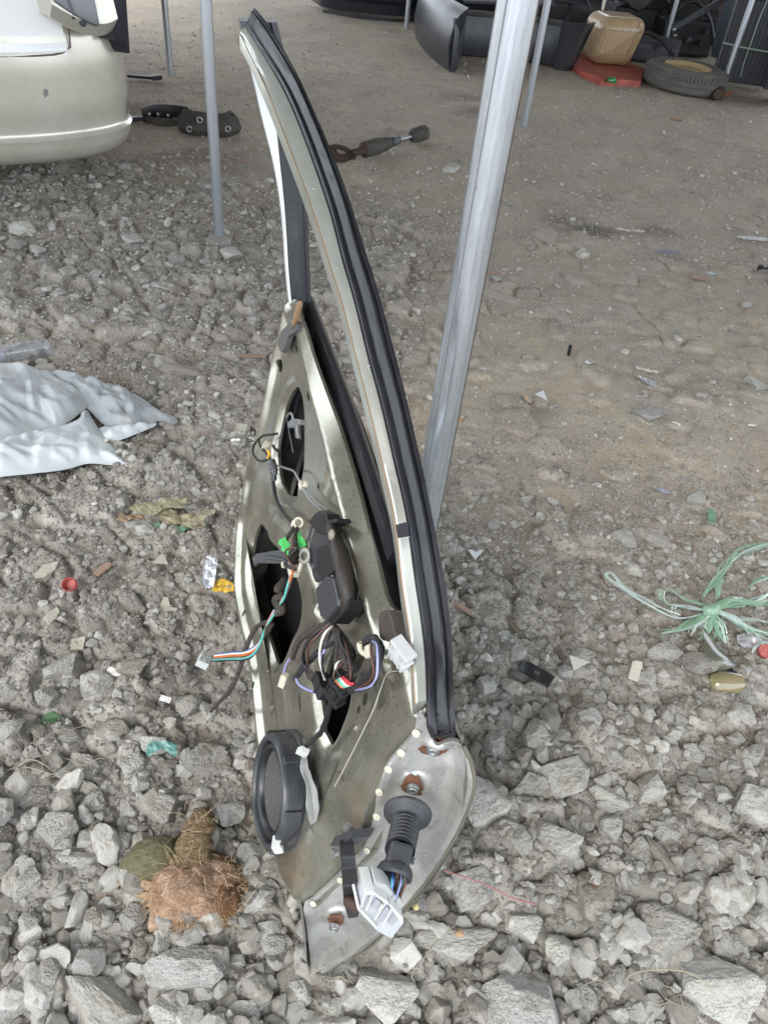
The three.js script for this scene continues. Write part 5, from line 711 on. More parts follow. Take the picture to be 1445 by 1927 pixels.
  const bar = scrap('strut_bar', 'dark bar slanting across the far scrap behind the tyre', 'car part', [...[2.3651, -9.4382], 0.36]);
  mesh('bar', put(box(0.85, 0.055, 0.04, 0.01), [0.3, 0.24, 0.2], [0, 0.1, 0.6]), M.darkPlastic, bar); mesh('bar_bolt', [put(new THREE.SphereGeometry(0.022, 10, 8), [-0.03, 0.0, 0.24]), put(new THREE.SphereGeometry(0.016, 10, 8), [0.0, -0.05, 0.24])], M.steel, bar);
  const hull = scrap('wrecked_car', 'dark car body standing in the gloom behind the scrap', 'car body', [3.0, -12.2], -0.2);
  mesh('body_shell', [put(box(5.2, 0.9, 1.6, 0.25, 4), [0, 0.75, 0]), put(box(3.0, 0.7, 1.4, 0.3, 4), [0, 1.4, 0])], M.darkPlastic, hull); for (const x of [-1.6, 1.5]) mesh('wheel', put(new THREE.TorusGeometry(0.24, 0.1, 12, 30), [x, 0.32, 0.78]), M.black, hull);
  const blue = scrap('fender_scrap', 'blue-grey curved wing panel behind the radiator', 'car panel', [...[3.3705, -9.4497], 0.1], -0.3);
  mesh('wing_skin', ribbonWall([[-0.5, -0.05], [-0.2, 0.08], [0.2, 0.1], [0.6, 0.0]], [[0, 0], [0.3, 0.08], [0.7, 0.1], [1.1, 0.0]]), std({ color: lin(0.07, 0.085, 0.11), roughness: 0.5, map: T.dust }), blue);
  const bk = scrap('car_bumper', 'black bumper leaning in the top middle behind the curled one', 'bumper', [0.0064, -10.4434]);
  mesh('bumper_shell', ribbonWall([[-0.4, 0], [-0.1, 0.12], [0.6, 0.15], [1.4, 0.05]], [[0, 0], [0.2, 0.08], [0.5, 0.06], [0.75, -0.05]]), M.black, bk);
}
// parts lying nearer
M.greasy = std({ color: lin(0.085, 0.075, 0.062), roughness: 0.8, map: again(T.dust, 2) });
{
  const cv = scrap('drive_shaft', 'old greasy drive shaft with ribbed boots lying on the bare earth', 'car part', [0, 0, 0]), a = V3(...[-0.4467, 0.045, -5.1744]), b = V3(...[-0.018, 0.045, -5.7943]), d = b.clone().sub(a), dir = d.clone().normalize(), len = d.length();
  cv.position.copy(a); const seg = (name, prof, mat) => mesh(name, orient(new THREE.LatheGeometry(prof.map(([r, k]) => new THREE.Vector2(r * 0.78, k * len)), 28), [0, 0, 0], dir), mat, cv);
  seg('stub_shaft', [[0, -0.02], [0.028, -0.02], [0.03, 0.08], [0.045, 0.1], [0.047, 0.13]], M.rustDark);
  seg('outer_joint', [[0.03, 0.11], [0.062, 0.12], [0.066, 0.3], [0.055, 0.33]], M.greasy);
  seg('ribbed_boot', [[0.05, 0.32], [0.058, 0.34], [0.05, 0.36], [0.056, 0.38], [0.046, 0.4], [0.052, 0.42], [0.04, 0.44], [0.044, 0.46], [0.032, 0.48]], M.greasy);
  seg('boot_clamp', [[0.034, 0.49], [0.04, 0.5], [0.04, 0.53], [0.034, 0.54], [0.036, 0.56], [0.03, 0.58], [0.032, 0.6]], M.greyPlastic);
  seg('bar', [[0.017, 0.58], [0.017, 0.8]], M.steel); seg('inner_boot', [[0.022, 0.78], [0.05, 0.8], [0.06, 0.83], [0.054, 0.85], [0.062, 0.87], [0.056, 0.89], [0.064, 0.91], [0.064, 0.98], [0.05, 1.0], [0, 1.0]], M.greasy);
  const ds = scrap('brake_disc', 'half buried rusty disc beside the drive shaft', 'car part', [...[-0.5487, -5.2459], 0.01]); ds.rotation.set(0.25, 0, -0.2);
  mesh('disc_plate', new THREE.LatheGeometry([[0.03, 0.03], [0.06, 0.03], [0.065, 0.0], [0.1, 0.0], [0.1, 0.012], [0.064, 0.012]].map((q) => new THREE.Vector2(...q)), 36), M.rustDark, ds);
  const tr = scrap('plastic_tray', 'black plastic tray with ribs lying behind the car corner', 'car part', [...[-1.7375, -5.5401], -0.03], 0.1);
  mesh('tray_front', ribbonWall([[-0.2, -0.02], [-0.12, 0.05], [0.1, 0.04], [0.14, 0.0]], [[-0.01, 0], [0.04, 0.02], [0.085, 0.0]]), M.greasy, tr); mesh('tray_back', ribbonWall([[-0.22, 0.0], [-0.14, -0.14], [0.1, -0.15], [0.15, -0.02]], [[0.0, 0], [0.1, 0.01], [0.13, 0.0]]), M.black, tr); mesh('tray_floor', box(0.3, 0.012, 0.17, 0.004).translate(-0.02, 0.02, -0.06), M.black, tr); for (const x of [-0.1, -0.02, 0.06]) mesh('rib', box(0.01, 0.07, 0.15, 0.002).translate(x, 0.05, -0.06), M.greasy, tr); mesh('tray_arm', put(box(0.2, 0.03, 0.05, 0.01), [-0.28, 0.05, 0.0], [0, 0.2, 0.1]), M.black, tr);
  for (const [x, z] of [[-0.16, 0.02], [-0.1, 0.0], [-0.02, 0.01]]) mesh('tray_screw', new THREE.SphereGeometry(0.009, 8, 6).translate(x, 0.1, z), M.white, tr);
  tr.scale.setScalar(0.85);
  const br = scrap('metal_bracket', 'dark bracket with washers at the foot of the distant ground behind the left pole', 'car part', [-1.4302, -5.4114], 0.1);
  mesh('bracket_plate', ribbonWall([[-0.2, 0.02], [-0.08, 0.06], [0.1, 0.05], [0.17, -0.06]], [[-0.01, 0], [0.04, 0.03], [0.1, 0.0], [0.13, -0.06]]), M.greasy, br); mesh('bracket_web', put(box(0.12, 0.1, 0.02, 0.004), [0.1, 0.06, -0.04], [0.2, 0.6, 0.4]), M.black, br); for (const [x, y] of [[-0.06, 0.1], [-0.13, 0.04], [0.12, 0.06]]) mesh('washer', new THREE.TorusGeometry(0.016, 0.006, 8, 18).translate(x, y, 0.075), M.steel, br);
  scrapStick('dark_fragment', 'black plastic strip between the far pole and the parked car', [-2.2081, -6.4686], 0.25, 0.03, M.black);
  function scrapStick(name, label, p, l, w, mat) { const t = mesh(name, [put(box(l, 0.02, w, 0.005), [0, 0, 0]), put(box(l * 0.3, 0.03, w * 1.6, 0.006), [l * 0.4, 0.01, 0.01], [0, 0.4, 0.1])], mat, scene); t.position.set(p[0], groundY(...p) + 0.02, p[1]); t.rotation.y = 0.1; tag(t, label, 'scrap'); }
}

// ---------------------------------------------------------------- white sheet on the left
{
  const t = thing('plastic_sheet', 'crumpled dirty white plastic sheet at the left edge', 'plastic sheet'), pl = (l) => l;
  const F2 = (l) => l.map(([a, b, h, w]) => [a, b, h, w]), segd = (x, z, [a, b]) => { const ex = b[0] - a[0], ez = b[1] - a[1], k = Math.min(1, Math.max(0, ((x - a[0]) * ex + (z - a[1]) * ez) / (ex * ex + ez * ez))); return Math.hypot(x - a[0] - ex * k, z - a[1] - ez * k); };
  const folds = { 3: F2([[[-1.4181, -2.301], [-1.28, -2.0328], 0.05, 0.12], [[-1.3769, -2.2953], [-1.0907, -2.1513], 0.06, 0.12], [[-1.3042, -2.2607], [-1.3392, -1.9302], 0.035, 0.1], [[-1.3665, -2.1443], [-1.0795, -2.0729], 0.03, 0.09], [[-1.1951, -2.1798], [-1.0852, -2.0405], 0.03, 0.06], [[-1.5127, -2.2162], [-1.2948, -1.9096], 0.05, 0.14]]), 7: F2([[[-1.3031, -2.304], [-1.0731, -2.2051], 0.05, 0.06], [[-1.2045, -2.2999], [-0.9237, -2.1525], 0.035, 0.045], [[-1.1025, -2.2859], [-0.7873, -2.1313], 0.045, 0.05], [[-1.0213, -2.1655], [-0.8167, -2.1063], 0.03, 0.04], [[-1.12, -2.2296], [-0.9382, -2.0853], 0.03, 0.035], [[-0.9494, -2.2308], [-0.8543, -2.08], 0.025, 0.03]]), 5: F2([[[-0.9472, -2.0065], [-0.8113, -2.0885], 0.02, 0.03], [[-0.9113, -2.0594], [-0.894, -1.981], 0.012, 0.02]]), 11: F2([[[-1.054, -2.1325], [-0.8383, -1.8715], 0.045, 0.05], [[-1.0648, -2.0822], [-1.2291, -1.9576], 0.05, 0.06], [[-1.0518, -2.1265], [-1.0492, -1.816], 0.03, 0.09], [[-1.2267, -1.9521], [-1.1782, -1.7656], 0.03, 0.08], [[-1.1404, -1.999], [-1.0935, -1.8626], 0.02, 0.05], [[-1.1017, -1.9469], [-0.8999, -1.8711], 0.022, 0.05], [[-1.333, -1.8453], [-1.1738, -1.793], 0.04, 0.12]]) };
  const allFolds = {}; { const r = rng(77); for (const k of Object.keys(folds)) { const l = folds[k], lo = [Math.min(...l.map((f) => Math.min(f[0][0], f[1][0]))), Math.min(...l.map((f) => Math.min(f[0][1], f[1][1])))], hi = [Math.max(...l.map((f) => Math.max(f[0][0], f[1][0]))), Math.max(...l.map((f) => Math.max(f[0][1], f[1][1])))]; allFolds[k] = [...l]; for (let i = 0; i < 16; i++) { const x = lerp(lo[0], hi[0], r()), z = lerp(lo[1], hi[1], r()), a = r() * 1.6 - 0.2, q = 0.05 + 0.12 * r(); allFolds[k].push([[x, z], [x + q * Math.cos(a), z + q * Math.sin(a)], 0.012 + 0.016 * r(), 0.014 + 0.02 * r()]); } } }
  const wr = (x, z, s) => { let y = 0; const wx = x + 0.006 * n3(x * 9, s, z * 9), wz = z + 0.006 * n3(z * 9, s, x * 9); for (const f of allFolds[s]) y = Math.max(y, 0) + f[2] * Math.max(0, 1 - segd(wx, wz, f) / f[3]) * 0.55; return y + 0.0025 * (1 - Math.min(1, 5 * Math.abs(n3(x * 7 + s, s, z * 13)))); };
  const mk = (name, poly, lift, mat, s, round = 3) => mesh(name, sheet({ poly: smoothPoly(poly, round), cell: 0.006, depth: (x, z, o) => lift(x, z) * sstep(0, 0.09, o) + 0.006 + wr(x, z, s) * sstep(-0.01, 0.05, o), place: (x, z, w) => [x, 0.022 + 0.028 * fbm(x * 0.9, 4.2, z * 0.9, 2) + w, z], lip: 0 }), mat, t);
  const dirty = std({ color: lin(0.43, 0.45, 0.46), roughness: 0.35, map: again(T.sheetDirt, 1.7) }), grey = std({ color: lin(0.28, 0.295, 0.3), roughness: 0.35, map: again(T.sheetDirt, 2.6) }), clean = std({ color: lin(0.58, 0.61, 0.625), roughness: 0.33, map: again(T.sheetDirt, 1.3) });
  mk('rear_sheet', [[-1.7063, -2.2241], [-1.5408, -2.2743], [-1.4049, -2.3148], [-1.2721, -2.3327], [-1.1545, -2.3215], [-1.055, -2.2606], [-1.0561, -2.1584], [-1.0997, -2.0315], [-1.178, -1.9616], [-1.3455, -1.8712], [-1.5009, -1.8414]], () => 0.006, dirty, 3);
  mk('torn_fold', [[-1.3237, -2.3068], [-1.2762, -2.3429], [-1.1621, -2.3418], [-1.0396, -2.2992], [-0.9574, -2.2671], [-0.9096, -2.2494], [-0.8193, -2.1769], [-0.7452, -2.1397], [-0.7421, -2.1022], [-0.7994, -2.1098], [-0.8706, -2.0458], [-0.9537, -2.051], [-1.0613, -2.1474], [-1.1966, -2.2309]], () => 0.012, grey, 7).userData.label = 'greyer torn fold of the sheet';
  mk('under_flap', [[-0.979, -2.0461], [-0.9142, -2.0682], [-0.8115, -2.1011], [-0.8043, -2.0774], [-0.8497, -2.0255], [-0.9097, -1.975], [-0.9476, -1.9825]], () => 0.012, clean, 5);
  mk('front_flap', [[-1.4765, -1.7961], [-1.3141, -1.8772], [-1.2291, -1.9576], [-1.1295, -2.0164], [-1.0625, -2.0763], [-1.0656, -2.114], [-1.054, -2.1325], [-1.0272, -2.0993], [-0.9739, -2.0317], [-0.8842, -1.9362], [-0.8172, -1.8644], [-0.8357, -1.8582], [-0.8874, -1.8596], [-0.9541, -1.8555], [-1.0148, -1.8143], [-1.1509, -1.76], [-1.2675, -1.7103], [-1.4099, -1.6719]], () => 0.014, clean, 11, 4);
  const [ex, ez] = [-1.2863, -2.2363]; mesh('eyelet', new THREE.TorusGeometry(0.011, 0.004, 8, 20).rotateX(Math.PI / 2).translate(ex, groundY(ex, ez) + 0.05, ez), M.greyPlastic, t);
}
// ---------------------------------------------------------------- litter on the ground
const onG = ([x, z], h = 0) => [x, groundY(x, z) + h, z];
function single(name, label, category, geo, mat, p, h = 0, rot = [0, 0, 0], group) { const m = mesh(name, geo, mat, scene); m.position.set(...onG(p, h)); m.rotation.set(...rot, 'YXZ'); return tag(m, label, category, group); }
T.huskMap = tex(256, (u, v) => { const a = sstep(-0.3, 0.4, tnoise(u, v, 4, 4, 51)), f = 0.8 + 0.35 * n3(u * 60, v * 14, 3.1), g = 0.9 + 0.3 * n3(u * 14, v * 50, 8.1); return [f * g * lerp(0.62, 1.05, a), f * g * lerp(0.5, 1.05, a), f * g * lerp(0.42, 1.1, a)]; });
{ // coconut husk
  const c = [-0.2935, -0.6274], t = thing('coconut_husk', 'broken brown coconut husk with a stalk and a green rind piece', 'coconut husk', onG(c, 0.014)), r = rng(12), fringe = [];
  const fib = std({ color: lin(0.60, 0.425, 0.29), roughness: 0.95, map: again(T.huskMap, 1), bumpMap: again(T.fibre, 4), bumpScale: 0.004 }), tan = std({ color: lin(0.42, 0.285, 0.15), roughness: 0.95 }), stalkM = std({ color: lin(0.38, 0.27, 0.15), roughness: 0.95, map: again(T.fibre, 2), bumpMap: again(T.fibre, 3), bumpScale: 0.005 });
  const blob = (rx, ry, rz, seed, rag, half = true) => { const g = new THREE.SphereGeometry(1, 60, 40, 0, 6.2832, 0, half ? 1.75 : 3.1416), P = g.attributes.position; for (let i = 0; i < P.count; i++) { const x = P.getX(i), y = P.getY(i), z = P.getZ(i), k = 1 + 0.16 * fbm(x * 1.6 + seed, y * 1.6, z * 1.6, 3) + 0.05 * fbm(x * 9, y * 9 + seed, z * 9, 2) - rag * sstep(0.15, -0.1, y) * Math.max(0, n3(x * 5 + seed, 0, z * 5)); P.setXYZ(i, x * rx * k, y * ry * k, z * rz * k); } g.computeVertexNormals(); return g; };
  const cap = blob(0.082, 0.066, 0.06, 2, 0.5); { const P = cap.attributes.position; for (let i = 0; i < P.count; i++) { const x = P.getX(i), y = P.getY(i), z = P.getZ(i), lobe = 0.02 * Math.exp(-(((x + 0.05) / 0.02) ** 2)) * sstep(0.05, 0.0, y), dent = 0.016 * Math.exp(-(((x - 0.035) / 0.02) ** 2) - (((z - 0.02) / 0.03) ** 2)); P.setXYZ(i, x - lobe * 1.6, y - dent + 0.006 * n3(x * 60, y * 20, z * 60), z + lobe * 0.4); } cap.computeVertexNormals(); }
  mesh('husk_cap', put(cap, [0.012, -0.004, 0.008], [0.16, 0.25, -0.08]), fib, t);
  mesh('husk_side', put(blob(0.034, 0.045, 0.04, 7, 0.5), [0.062, -0.004, 0.016], [0.2, 0.3, -0.3]), std({ color: lin(0.30, 0.15, 0.075), roughness: 0.95, map: again(T.fibre, 2), bumpMap: again(T.fibre, 3), bumpScale: 0.004 }), t).userData.label = 'darker reddish torn side of the husk';
  mesh('stalk', vtube([[-0.004, 0.03, -0.02], [-0.004, 0.05, -0.05], [-0.002, 0.056, -0.085], [0.0, 0.05, -0.112]], [0.036, 0.03, 0.028, 0.02], 22, 26, 0.5, 3), stalkM, t);
  mesh('green_rind', put(blob(0.058, 0.042, 0.042, 9, 0.45), [-0.08, 0.008, -0.03], [0.2, 0.5, 0.3]), std({ color: lin(0.125, 0.115, 0.055), roughness: 0.75, map: again(T.grime, 2) }), t).userData.label = 'dull olive green rind piece';
  mesh('torn_strip', [vtube([[-0.03, 0.02, 0.008], [-0.07, 0.016, 0.012], [-0.1, 0.012, 0.008], [-0.128, 0.004, 0.014]], [0.014, 0.012, 0.012, 0.003], 9, 22, 1.3, 4), vtube([[-0.03, 0.01, 0.02], [-0.065, 0.01, 0.028], [-0.1, 0.004, 0.026]], [0.012, 0.011, 0.003], 9, 18, 1.3, 6)], std({ color: lin(0.5, 0.36, 0.22), roughness: 0.95, map: again(T.fibre, 3) }), t);
  for (let i = 0; i < 330; i++) { const a = r() * 6.28, l = 0.006 + 0.012 * r(), x = 0.012 + 0.078 * Math.cos(a), z = 0.014 + 0.056 * Math.sin(a), y = 0.004 + 0.02 * r(); fringe.push(tube([[x, y, z], [x + Math.cos(a + r() - 0.5) * l * 0.7, y - 0.002, z + Math.sin(a) * l * 0.7], [x + Math.cos(a + 1.4 * (r() - 0.5)) * l * 1.3, y - 0.012 * r(), z + Math.sin(a + r() - 0.5) * l * 1.2]], 0.0004 + 0.0004 * r(), 3, 3)); }
  mesh('fringe', fringe, std({ color: lin(0.47, 0.31, 0.16), roughness: 0.95 }), t).userData.kind = 'stuff';
  t.scale.setScalar(1.1);
  const fibres = []; for (let i = 0; i < 150; i++) { const a = r() * 6.28, e = Math.pow(r(), 0.7) * 1.3, s = 0.9 + 0.2 * r(), p = i % 5 ? V3(0.012 + 0.079 * Math.cos(a) * Math.sin(e + 0.2) * s, 0.066 * Math.cos(e) * s + 0.004, 0.008 + 0.063 * Math.sin(a) * Math.sin(e + 0.2) * s) : V3(-0.008 + 0.026 * Math.cos(a), 0.066 + 0.026 * Math.sin(a), -0.055 - 0.06 * r()), l = 0.012 + 0.022 * r(), d = V3(r() - 0.5, r() * 0.5, r() - 0.5).normalize(), q = p.clone().addScaledVector(d, l), m = p.clone().lerp(q, 0.5).add(V3((r() - 0.5) * 0.01, 0.004 * r(), (r() - 0.5) * 0.01)); fibres.push(tube([p, m, q], 0.00025 + 0.0003 * r(), 3, 3)); }
  mesh('loose_fibres', fibres, std({ color: lin(0.46, 0.33, 0.2), roughness: 0.95 }), t).userData.kind = 'stuff';
}
function ribbon(pts, w, tw = 0, seed = 1) { // a thin plastic strip with a lengthwise crease
  const c = new THREE.CatmullRomCurve3(pts.map(vec)), n = Math.max(14, pts.length * 7), st = [], o = V3(), d = V3(), s = V3();
  for (let i = 0; i <= n; i++) { const u = i / n; c.getPoint(u, o); c.getTangent(u, d); const a = tw * (u - 0.3) + 0.9 * n3(u * 2, seed, 0.5); s.crossVectors(d, V3(0, 1, 0)).normalize(); const up = s.clone().cross(d).multiplyScalar(Math.sin(a)); s.multiplyScalar(Math.cos(a)).add(up).multiplyScalar(w * 0.5 * (0.7 + 0.5 * Math.abs(n3(u * 4, seed * 2, 1)))); const lift = V3(0, w * 0.1 * n3(u * 7, seed, 3), 0); st.push([o.clone().sub(s), o.clone().addScaledVector(s, -0.35).add(lift), o.clone().addScaledVector(s, 0.3).sub(lift), o.clone().add(s)]); }
  return loft(st, { closed: false, sub: 1, crease: 0.9 });
}
{ // green plastic strips
  const t = thing('plastic_raffia', 'knotted bundle of pale green plastic strips at the right edge', 'plastic string');
  const g = phy({ color: lin(0.36, 0.56, 0.40), roughness: 0.3, transmission: 0.45, thickness: 0, clearcoat: 0.3 }), gw = phy({ color: lin(0.6, 0.7, 0.66), roughness: 0.25, transmission: 0.3, thickness: 0, clearcoat: 0.4 });
  const S = [
    [[[0.9437, 0.05, -1.5118], [0.8702, 0.06, -1.5216], [0.8336, 0.05, -1.5618], [0.8163, 0.03, -1.565], [0.8298, 0.02, -1.5391], [0.8889, 0.04, -1.5063], [0.9365, 0.05, -1.5008]], 0.014, g],
    [[[0.9355, 0.05, -1.4967], [0.8846, 0.05, -1.5028], [0.8494, 0.03, -1.5171], [0.8428, 0.03, -1.5001]], 0.016, gw],
    [[[0.9235, 0.04, -1.4937], [0.84, 0.03, -1.4722], [0.7639, 0.035, -1.5136], [0.6878, 0.04, -1.5691], [0.6618, 0.04, -1.6032], [0.6759, 0.04, -1.614], [0.7073, 0.03, -1.5773], [0.7768, 0.03, -1.5342], [0.8503, 0.03, -1.4854]], 0.012, gw],
    [[[0.9248, 0.05, -1.4833], [0.8677, 0.04, -1.4447], [0.7991, 0.015, -1.4213]], 0.03, g], [[[0.93, 0.05, -1.4802], [0.8965, 0.035, -1.4532], [0.8812, 0.02, -1.4406]], 0.02, gw],
    [[[0.9372, 0.05, -1.4852], [0.9223, 0.04, -1.4452], [0.9086, 0.015, -1.4111]], 0.024, g], [[[0.9434, 0.05, -1.4861], [0.9508, 0.04, -1.4533], [0.9551, 0.02, -1.4288]], 0.026, g], [[[0.9465, 0.05, -1.4866], [0.9677, 0.04, -1.4615], [0.9736, 0.01, -1.4284]], 0.014, g],
    [[[0.9495, 0.05, -1.4988], [1.0032, 0.05, -1.4757], [1.0553, 0.03, -1.4429], [1.0999, 0.02, -1.4202]], 0.026, gw], [[[0.9589, 0.05, -1.5002], [1.0279, 0.04, -1.4648], [1.107, 0.03, -1.443]], 0.02, g],
    [[[0.9536, 0.05, -1.5093], [1.0225, 0.05, -1.5419], [1.0863, 0.04, -1.5647], [1.1553, 0.03, -1.6009]], 0.03, g], [[[0.9484, 0.05, -1.5185], [1.0052, 0.05, -1.5514], [1.0698, 0.03, -1.5794]], 0.022, g],
    [[[0.9471, 0.02, -1.582], [0.9945, 0.03, -1.6439], [1.0314, 0.04, -1.6975], [1.1125, 0.04, -1.7703], [1.2231, 0.04, -1.8362]], 0.022, g], [[[0.9913, 0.02, -1.5846], [0.9971, 0.03, -1.61], [1.0106, 0.035, -1.6461]], 0.018, g],
    [[[1.099, 0.03, -1.6388], [1.1368, 0.03, -1.6708], [1.183, 0.03, -1.6913]], 0.014, g], [[[1.0266, 0.03, -1.5002], [1.0727, 0.03, -1.5032], [1.1242, 0.03, -1.4992]], 0.01, gw], [[[1.0299, 0.02, -1.3808], [1.0405, 0.04, -1.3956], [1.0964, 0.04, -1.4221]], 0.008, gw],
  ];
  S.forEach(([p, w, m], i) => { for (let c = 0; c < (w > 0.015 ? 9 : 5); c++) mesh('strip', ribbon(p.map((q, k) => [q[0] + (0.3 + k / p.length) * w * 1.7 * n3(i * 3.3 + 0.4, k * 0.8, c * 2.7), q[1] + 0.010 * n3(i * 1.7, k * 1.3, c * 3.1 + 0.5), q[2] + (0.3 + k / p.length) * w * 1.7 * n3(k * 0.8 + 0.3, i * 2.1, c * 1.9)]), w * [0.42, 0.3, 0.24, 0.2, 0.16, 0.14, 0.26, 0.12, 0.1][c], c % 2 ? -0.9 : 0.7, i * 7 + c), c === 1 ? gw : m, t); });
  mesh('knot', vtube([[0.9154, 0.05, -1.4936], [0.9308, 0.062, -1.4894], [0.9609, 0.05, -1.5085]], [0.012, 0.017, 0.012], 12, 16, 0.5, 4), g, t);
}
{ // broken amber cover
  const t = thing('broken_lamp_cover', 'broken see-through amber plastic cover below the green strips', 'plastic cover'), am = phy({ color: lin(0.34, 0.29, 0.16), roughness: 0.07, transmission: 0.35, thickness: 0, clearcoat: 1, clearcoatRoughness: 0.05 }), sm = phy({ color: lin(0.22, 0.215, 0.16), roughness: 0.15, transmission: 0.45, thickness: 0, clearcoat: 0.8 });
  mesh('cup', orient(new THREE.LatheGeometry([[0.016, 0.0], [0.027, 0.008], [0.033, 0.03], [0.032, 0.06], [0.026, 0.085]].map((q) => new THREE.Vector2(...q)), 40, 0.6, 4.3), [0.8901, 0.012, -1.2696], V3(...[0.994, 0.016, -1.2879]).sub(V3(...[0.8901, 0.012, -1.2696]))), am, t);
  mesh('upper_shell', loft([[[0.9061, 0.04, -1.439], [0.9251, 0.03, -1.454], [0.9405, 0.02, -1.4532]], [[0.8884, 0.05, -1.3673], [0.9105, 0.05, -1.3759], [0.9388, 0.03, -1.3906]], [[0.8811, 0.05, -1.3133], [0.9103, 0.06, -1.3219], [0.9607, 0.03, -1.3524]], [[0.9099, 0.03, -1.3032], [0.936, 0.05, -1.309], [0.9805, 0.03, -1.3305]], [[0.9668, 0.03, -1.3061], [0.983, 0.04, -1.3129], [1.0143, 0.02, -1.3254]]], { closed: false, sub: 6, crease: 1 }), sm, t);
  mesh('bulb_socket', orient(new THREE.CylinderGeometry(0.012, 0.014, 0.03, 16), [0.9492, 0.03, -1.3088], V3(0.2, 0.3, 1)), M.gloss, t);
  mesh('side_piece', loft([[[0.991, 0.03, -1.38], [1.0065, 0.03, -1.3732]], [[0.9931, 0.035, -1.332], [1.013, 0.03, -1.3351]], [[0.9925, 0.03, -1.2927], [1.015, 0.02, -1.3083]]], { closed: false, sub: 5 }), sm, t);
  single('clear_wrapper', 'small crumpled clear wrapper beside the red cap', 'wrapper', sheet({ poly: smoothPoly([[-0.03, -0.02], [0.02, -0.03], [0.035, 0.01], [0.0, 0.03], [-0.035, 0.02]], 3), cell: 0.003, depth: (a, b) => 0.018 + 0.02 * fbm(a * 40, b * 40, 3, 3), place: (a, b, w) => [a, w, b], lip: 0 }), phy({ color: lin(0.6, 0.6, 0.62), roughness: 0.2, transmission: 0.5, thickness: 0 }), [1.033, -1.4152]);
  single('bottle_cap', 'faded red plastic cap at the right edge beside the amber cover', 'cap', new THREE.CylinderGeometry(0.018, 0.018, 0.022, 24), std({ color: lin(0.52, 0.13, 0.11), roughness: 0.5, map: again(T.dust, 1) }), [1.0578, -1.3786], 0.02, [0.5, 0, 0.2]);
}
{ // clear bottle on the left
  const t = thing('plastic_bottle', 'clear plastic bottle lying behind the white sheet', 'bottle'), a = V3(...[-1.5347, 0.03, -2.3593]), b = V3(...[-1.3282, 0.032, -2.4973]);
  mesh('bottle_body', orient(new THREE.LatheGeometry([[0, 0], [0.025, 0.0], [0.031, 0.01], [0.031, 0.07], [0.028, 0.075], [0.031, 0.08], [0.031, 0.15], [0.028, 0.155], [0.031, 0.16], [0.031, 0.23], [0.024, 0.255], [0.014, 0.27], [0.012, 0.3]].map((q) => new THREE.Vector2(q[0], q[1])), 32), b, a.clone().sub(b)), phy({ color: lin(0.9, 0.92, 0.95), roughness: 0.08, transmission: 0.92, thickness: 0 }), t);
  mesh('bottle_label', orient(new THREE.CylinderGeometry(0.0318, 0.0318, 0.05, 32, 1, true), b.clone().lerp(a, 0.75), a.clone().sub(b)), phy({ color: lin(0.62, 0.62, 0.66), roughness: 0.3, transmission: 0.7, thickness: 0 }), t);
}
const crumple = (poly, lift, s, f = 45) => sheet({ poly: smoothPoly(poly, 2), cell: 0.0022, depth: (a, b) => 0.006 + lift * (0.6 + fbm(a * f + s, b * f, s, 3)), place: (a, b, w) => [a, w, b], lip: 0.0004 });
const rel = (c, ...l) => l.map((p) => [p[0] - c[0], p[1] - c[1]]);
{
  const c = [-0.444, -1.4387], t = thing('snack_wrapper', 'torn silver and yellow snack wrapper near the left edge of the door', 'wrapper', onG(c));
  mesh('foil', crumple(rel(c, [-0.482, -1.5014], [-0.4664, -1.5125], [-0.4483, -1.4941], [-0.4421, -1.4493], [-0.4361, -1.3939], [-0.461, -1.3939], [-0.473, -1.424]), 0.02, 2, 38), std({ color: lin(0.72, 0.75, 0.8), metalness: 0.7, roughness: 0.42 }), t);
  mesh('printed_side', crumple(rel(c, [-0.4426, -1.4207], [-0.413, -1.4335], [-0.3769, -1.411], [-0.3707, -1.3961], [-0.4356, -1.3861]), 0.012, 5, 50), std({ color: lin(0.6, 0.38, 0.05), roughness: 0.35 }), t);
}
single('bottle_cap', 'dull red bottle cap ring on the fine gravel at the left', 'cap', [new THREE.LatheGeometry([[0.0, 0.0], [0.017, 0.0], [0.019, 0.003], [0.019, 0.02], [0.0165, 0.02], [0.0155, 0.004]].map((q) => new THREE.Vector2(...q)), 32)], std({ color: lin(0.42, 0.1, 0.085), roughness: 0.55 }), [-0.8074, -1.3498], 0.012, [0.55, 0.2, 0.15]);
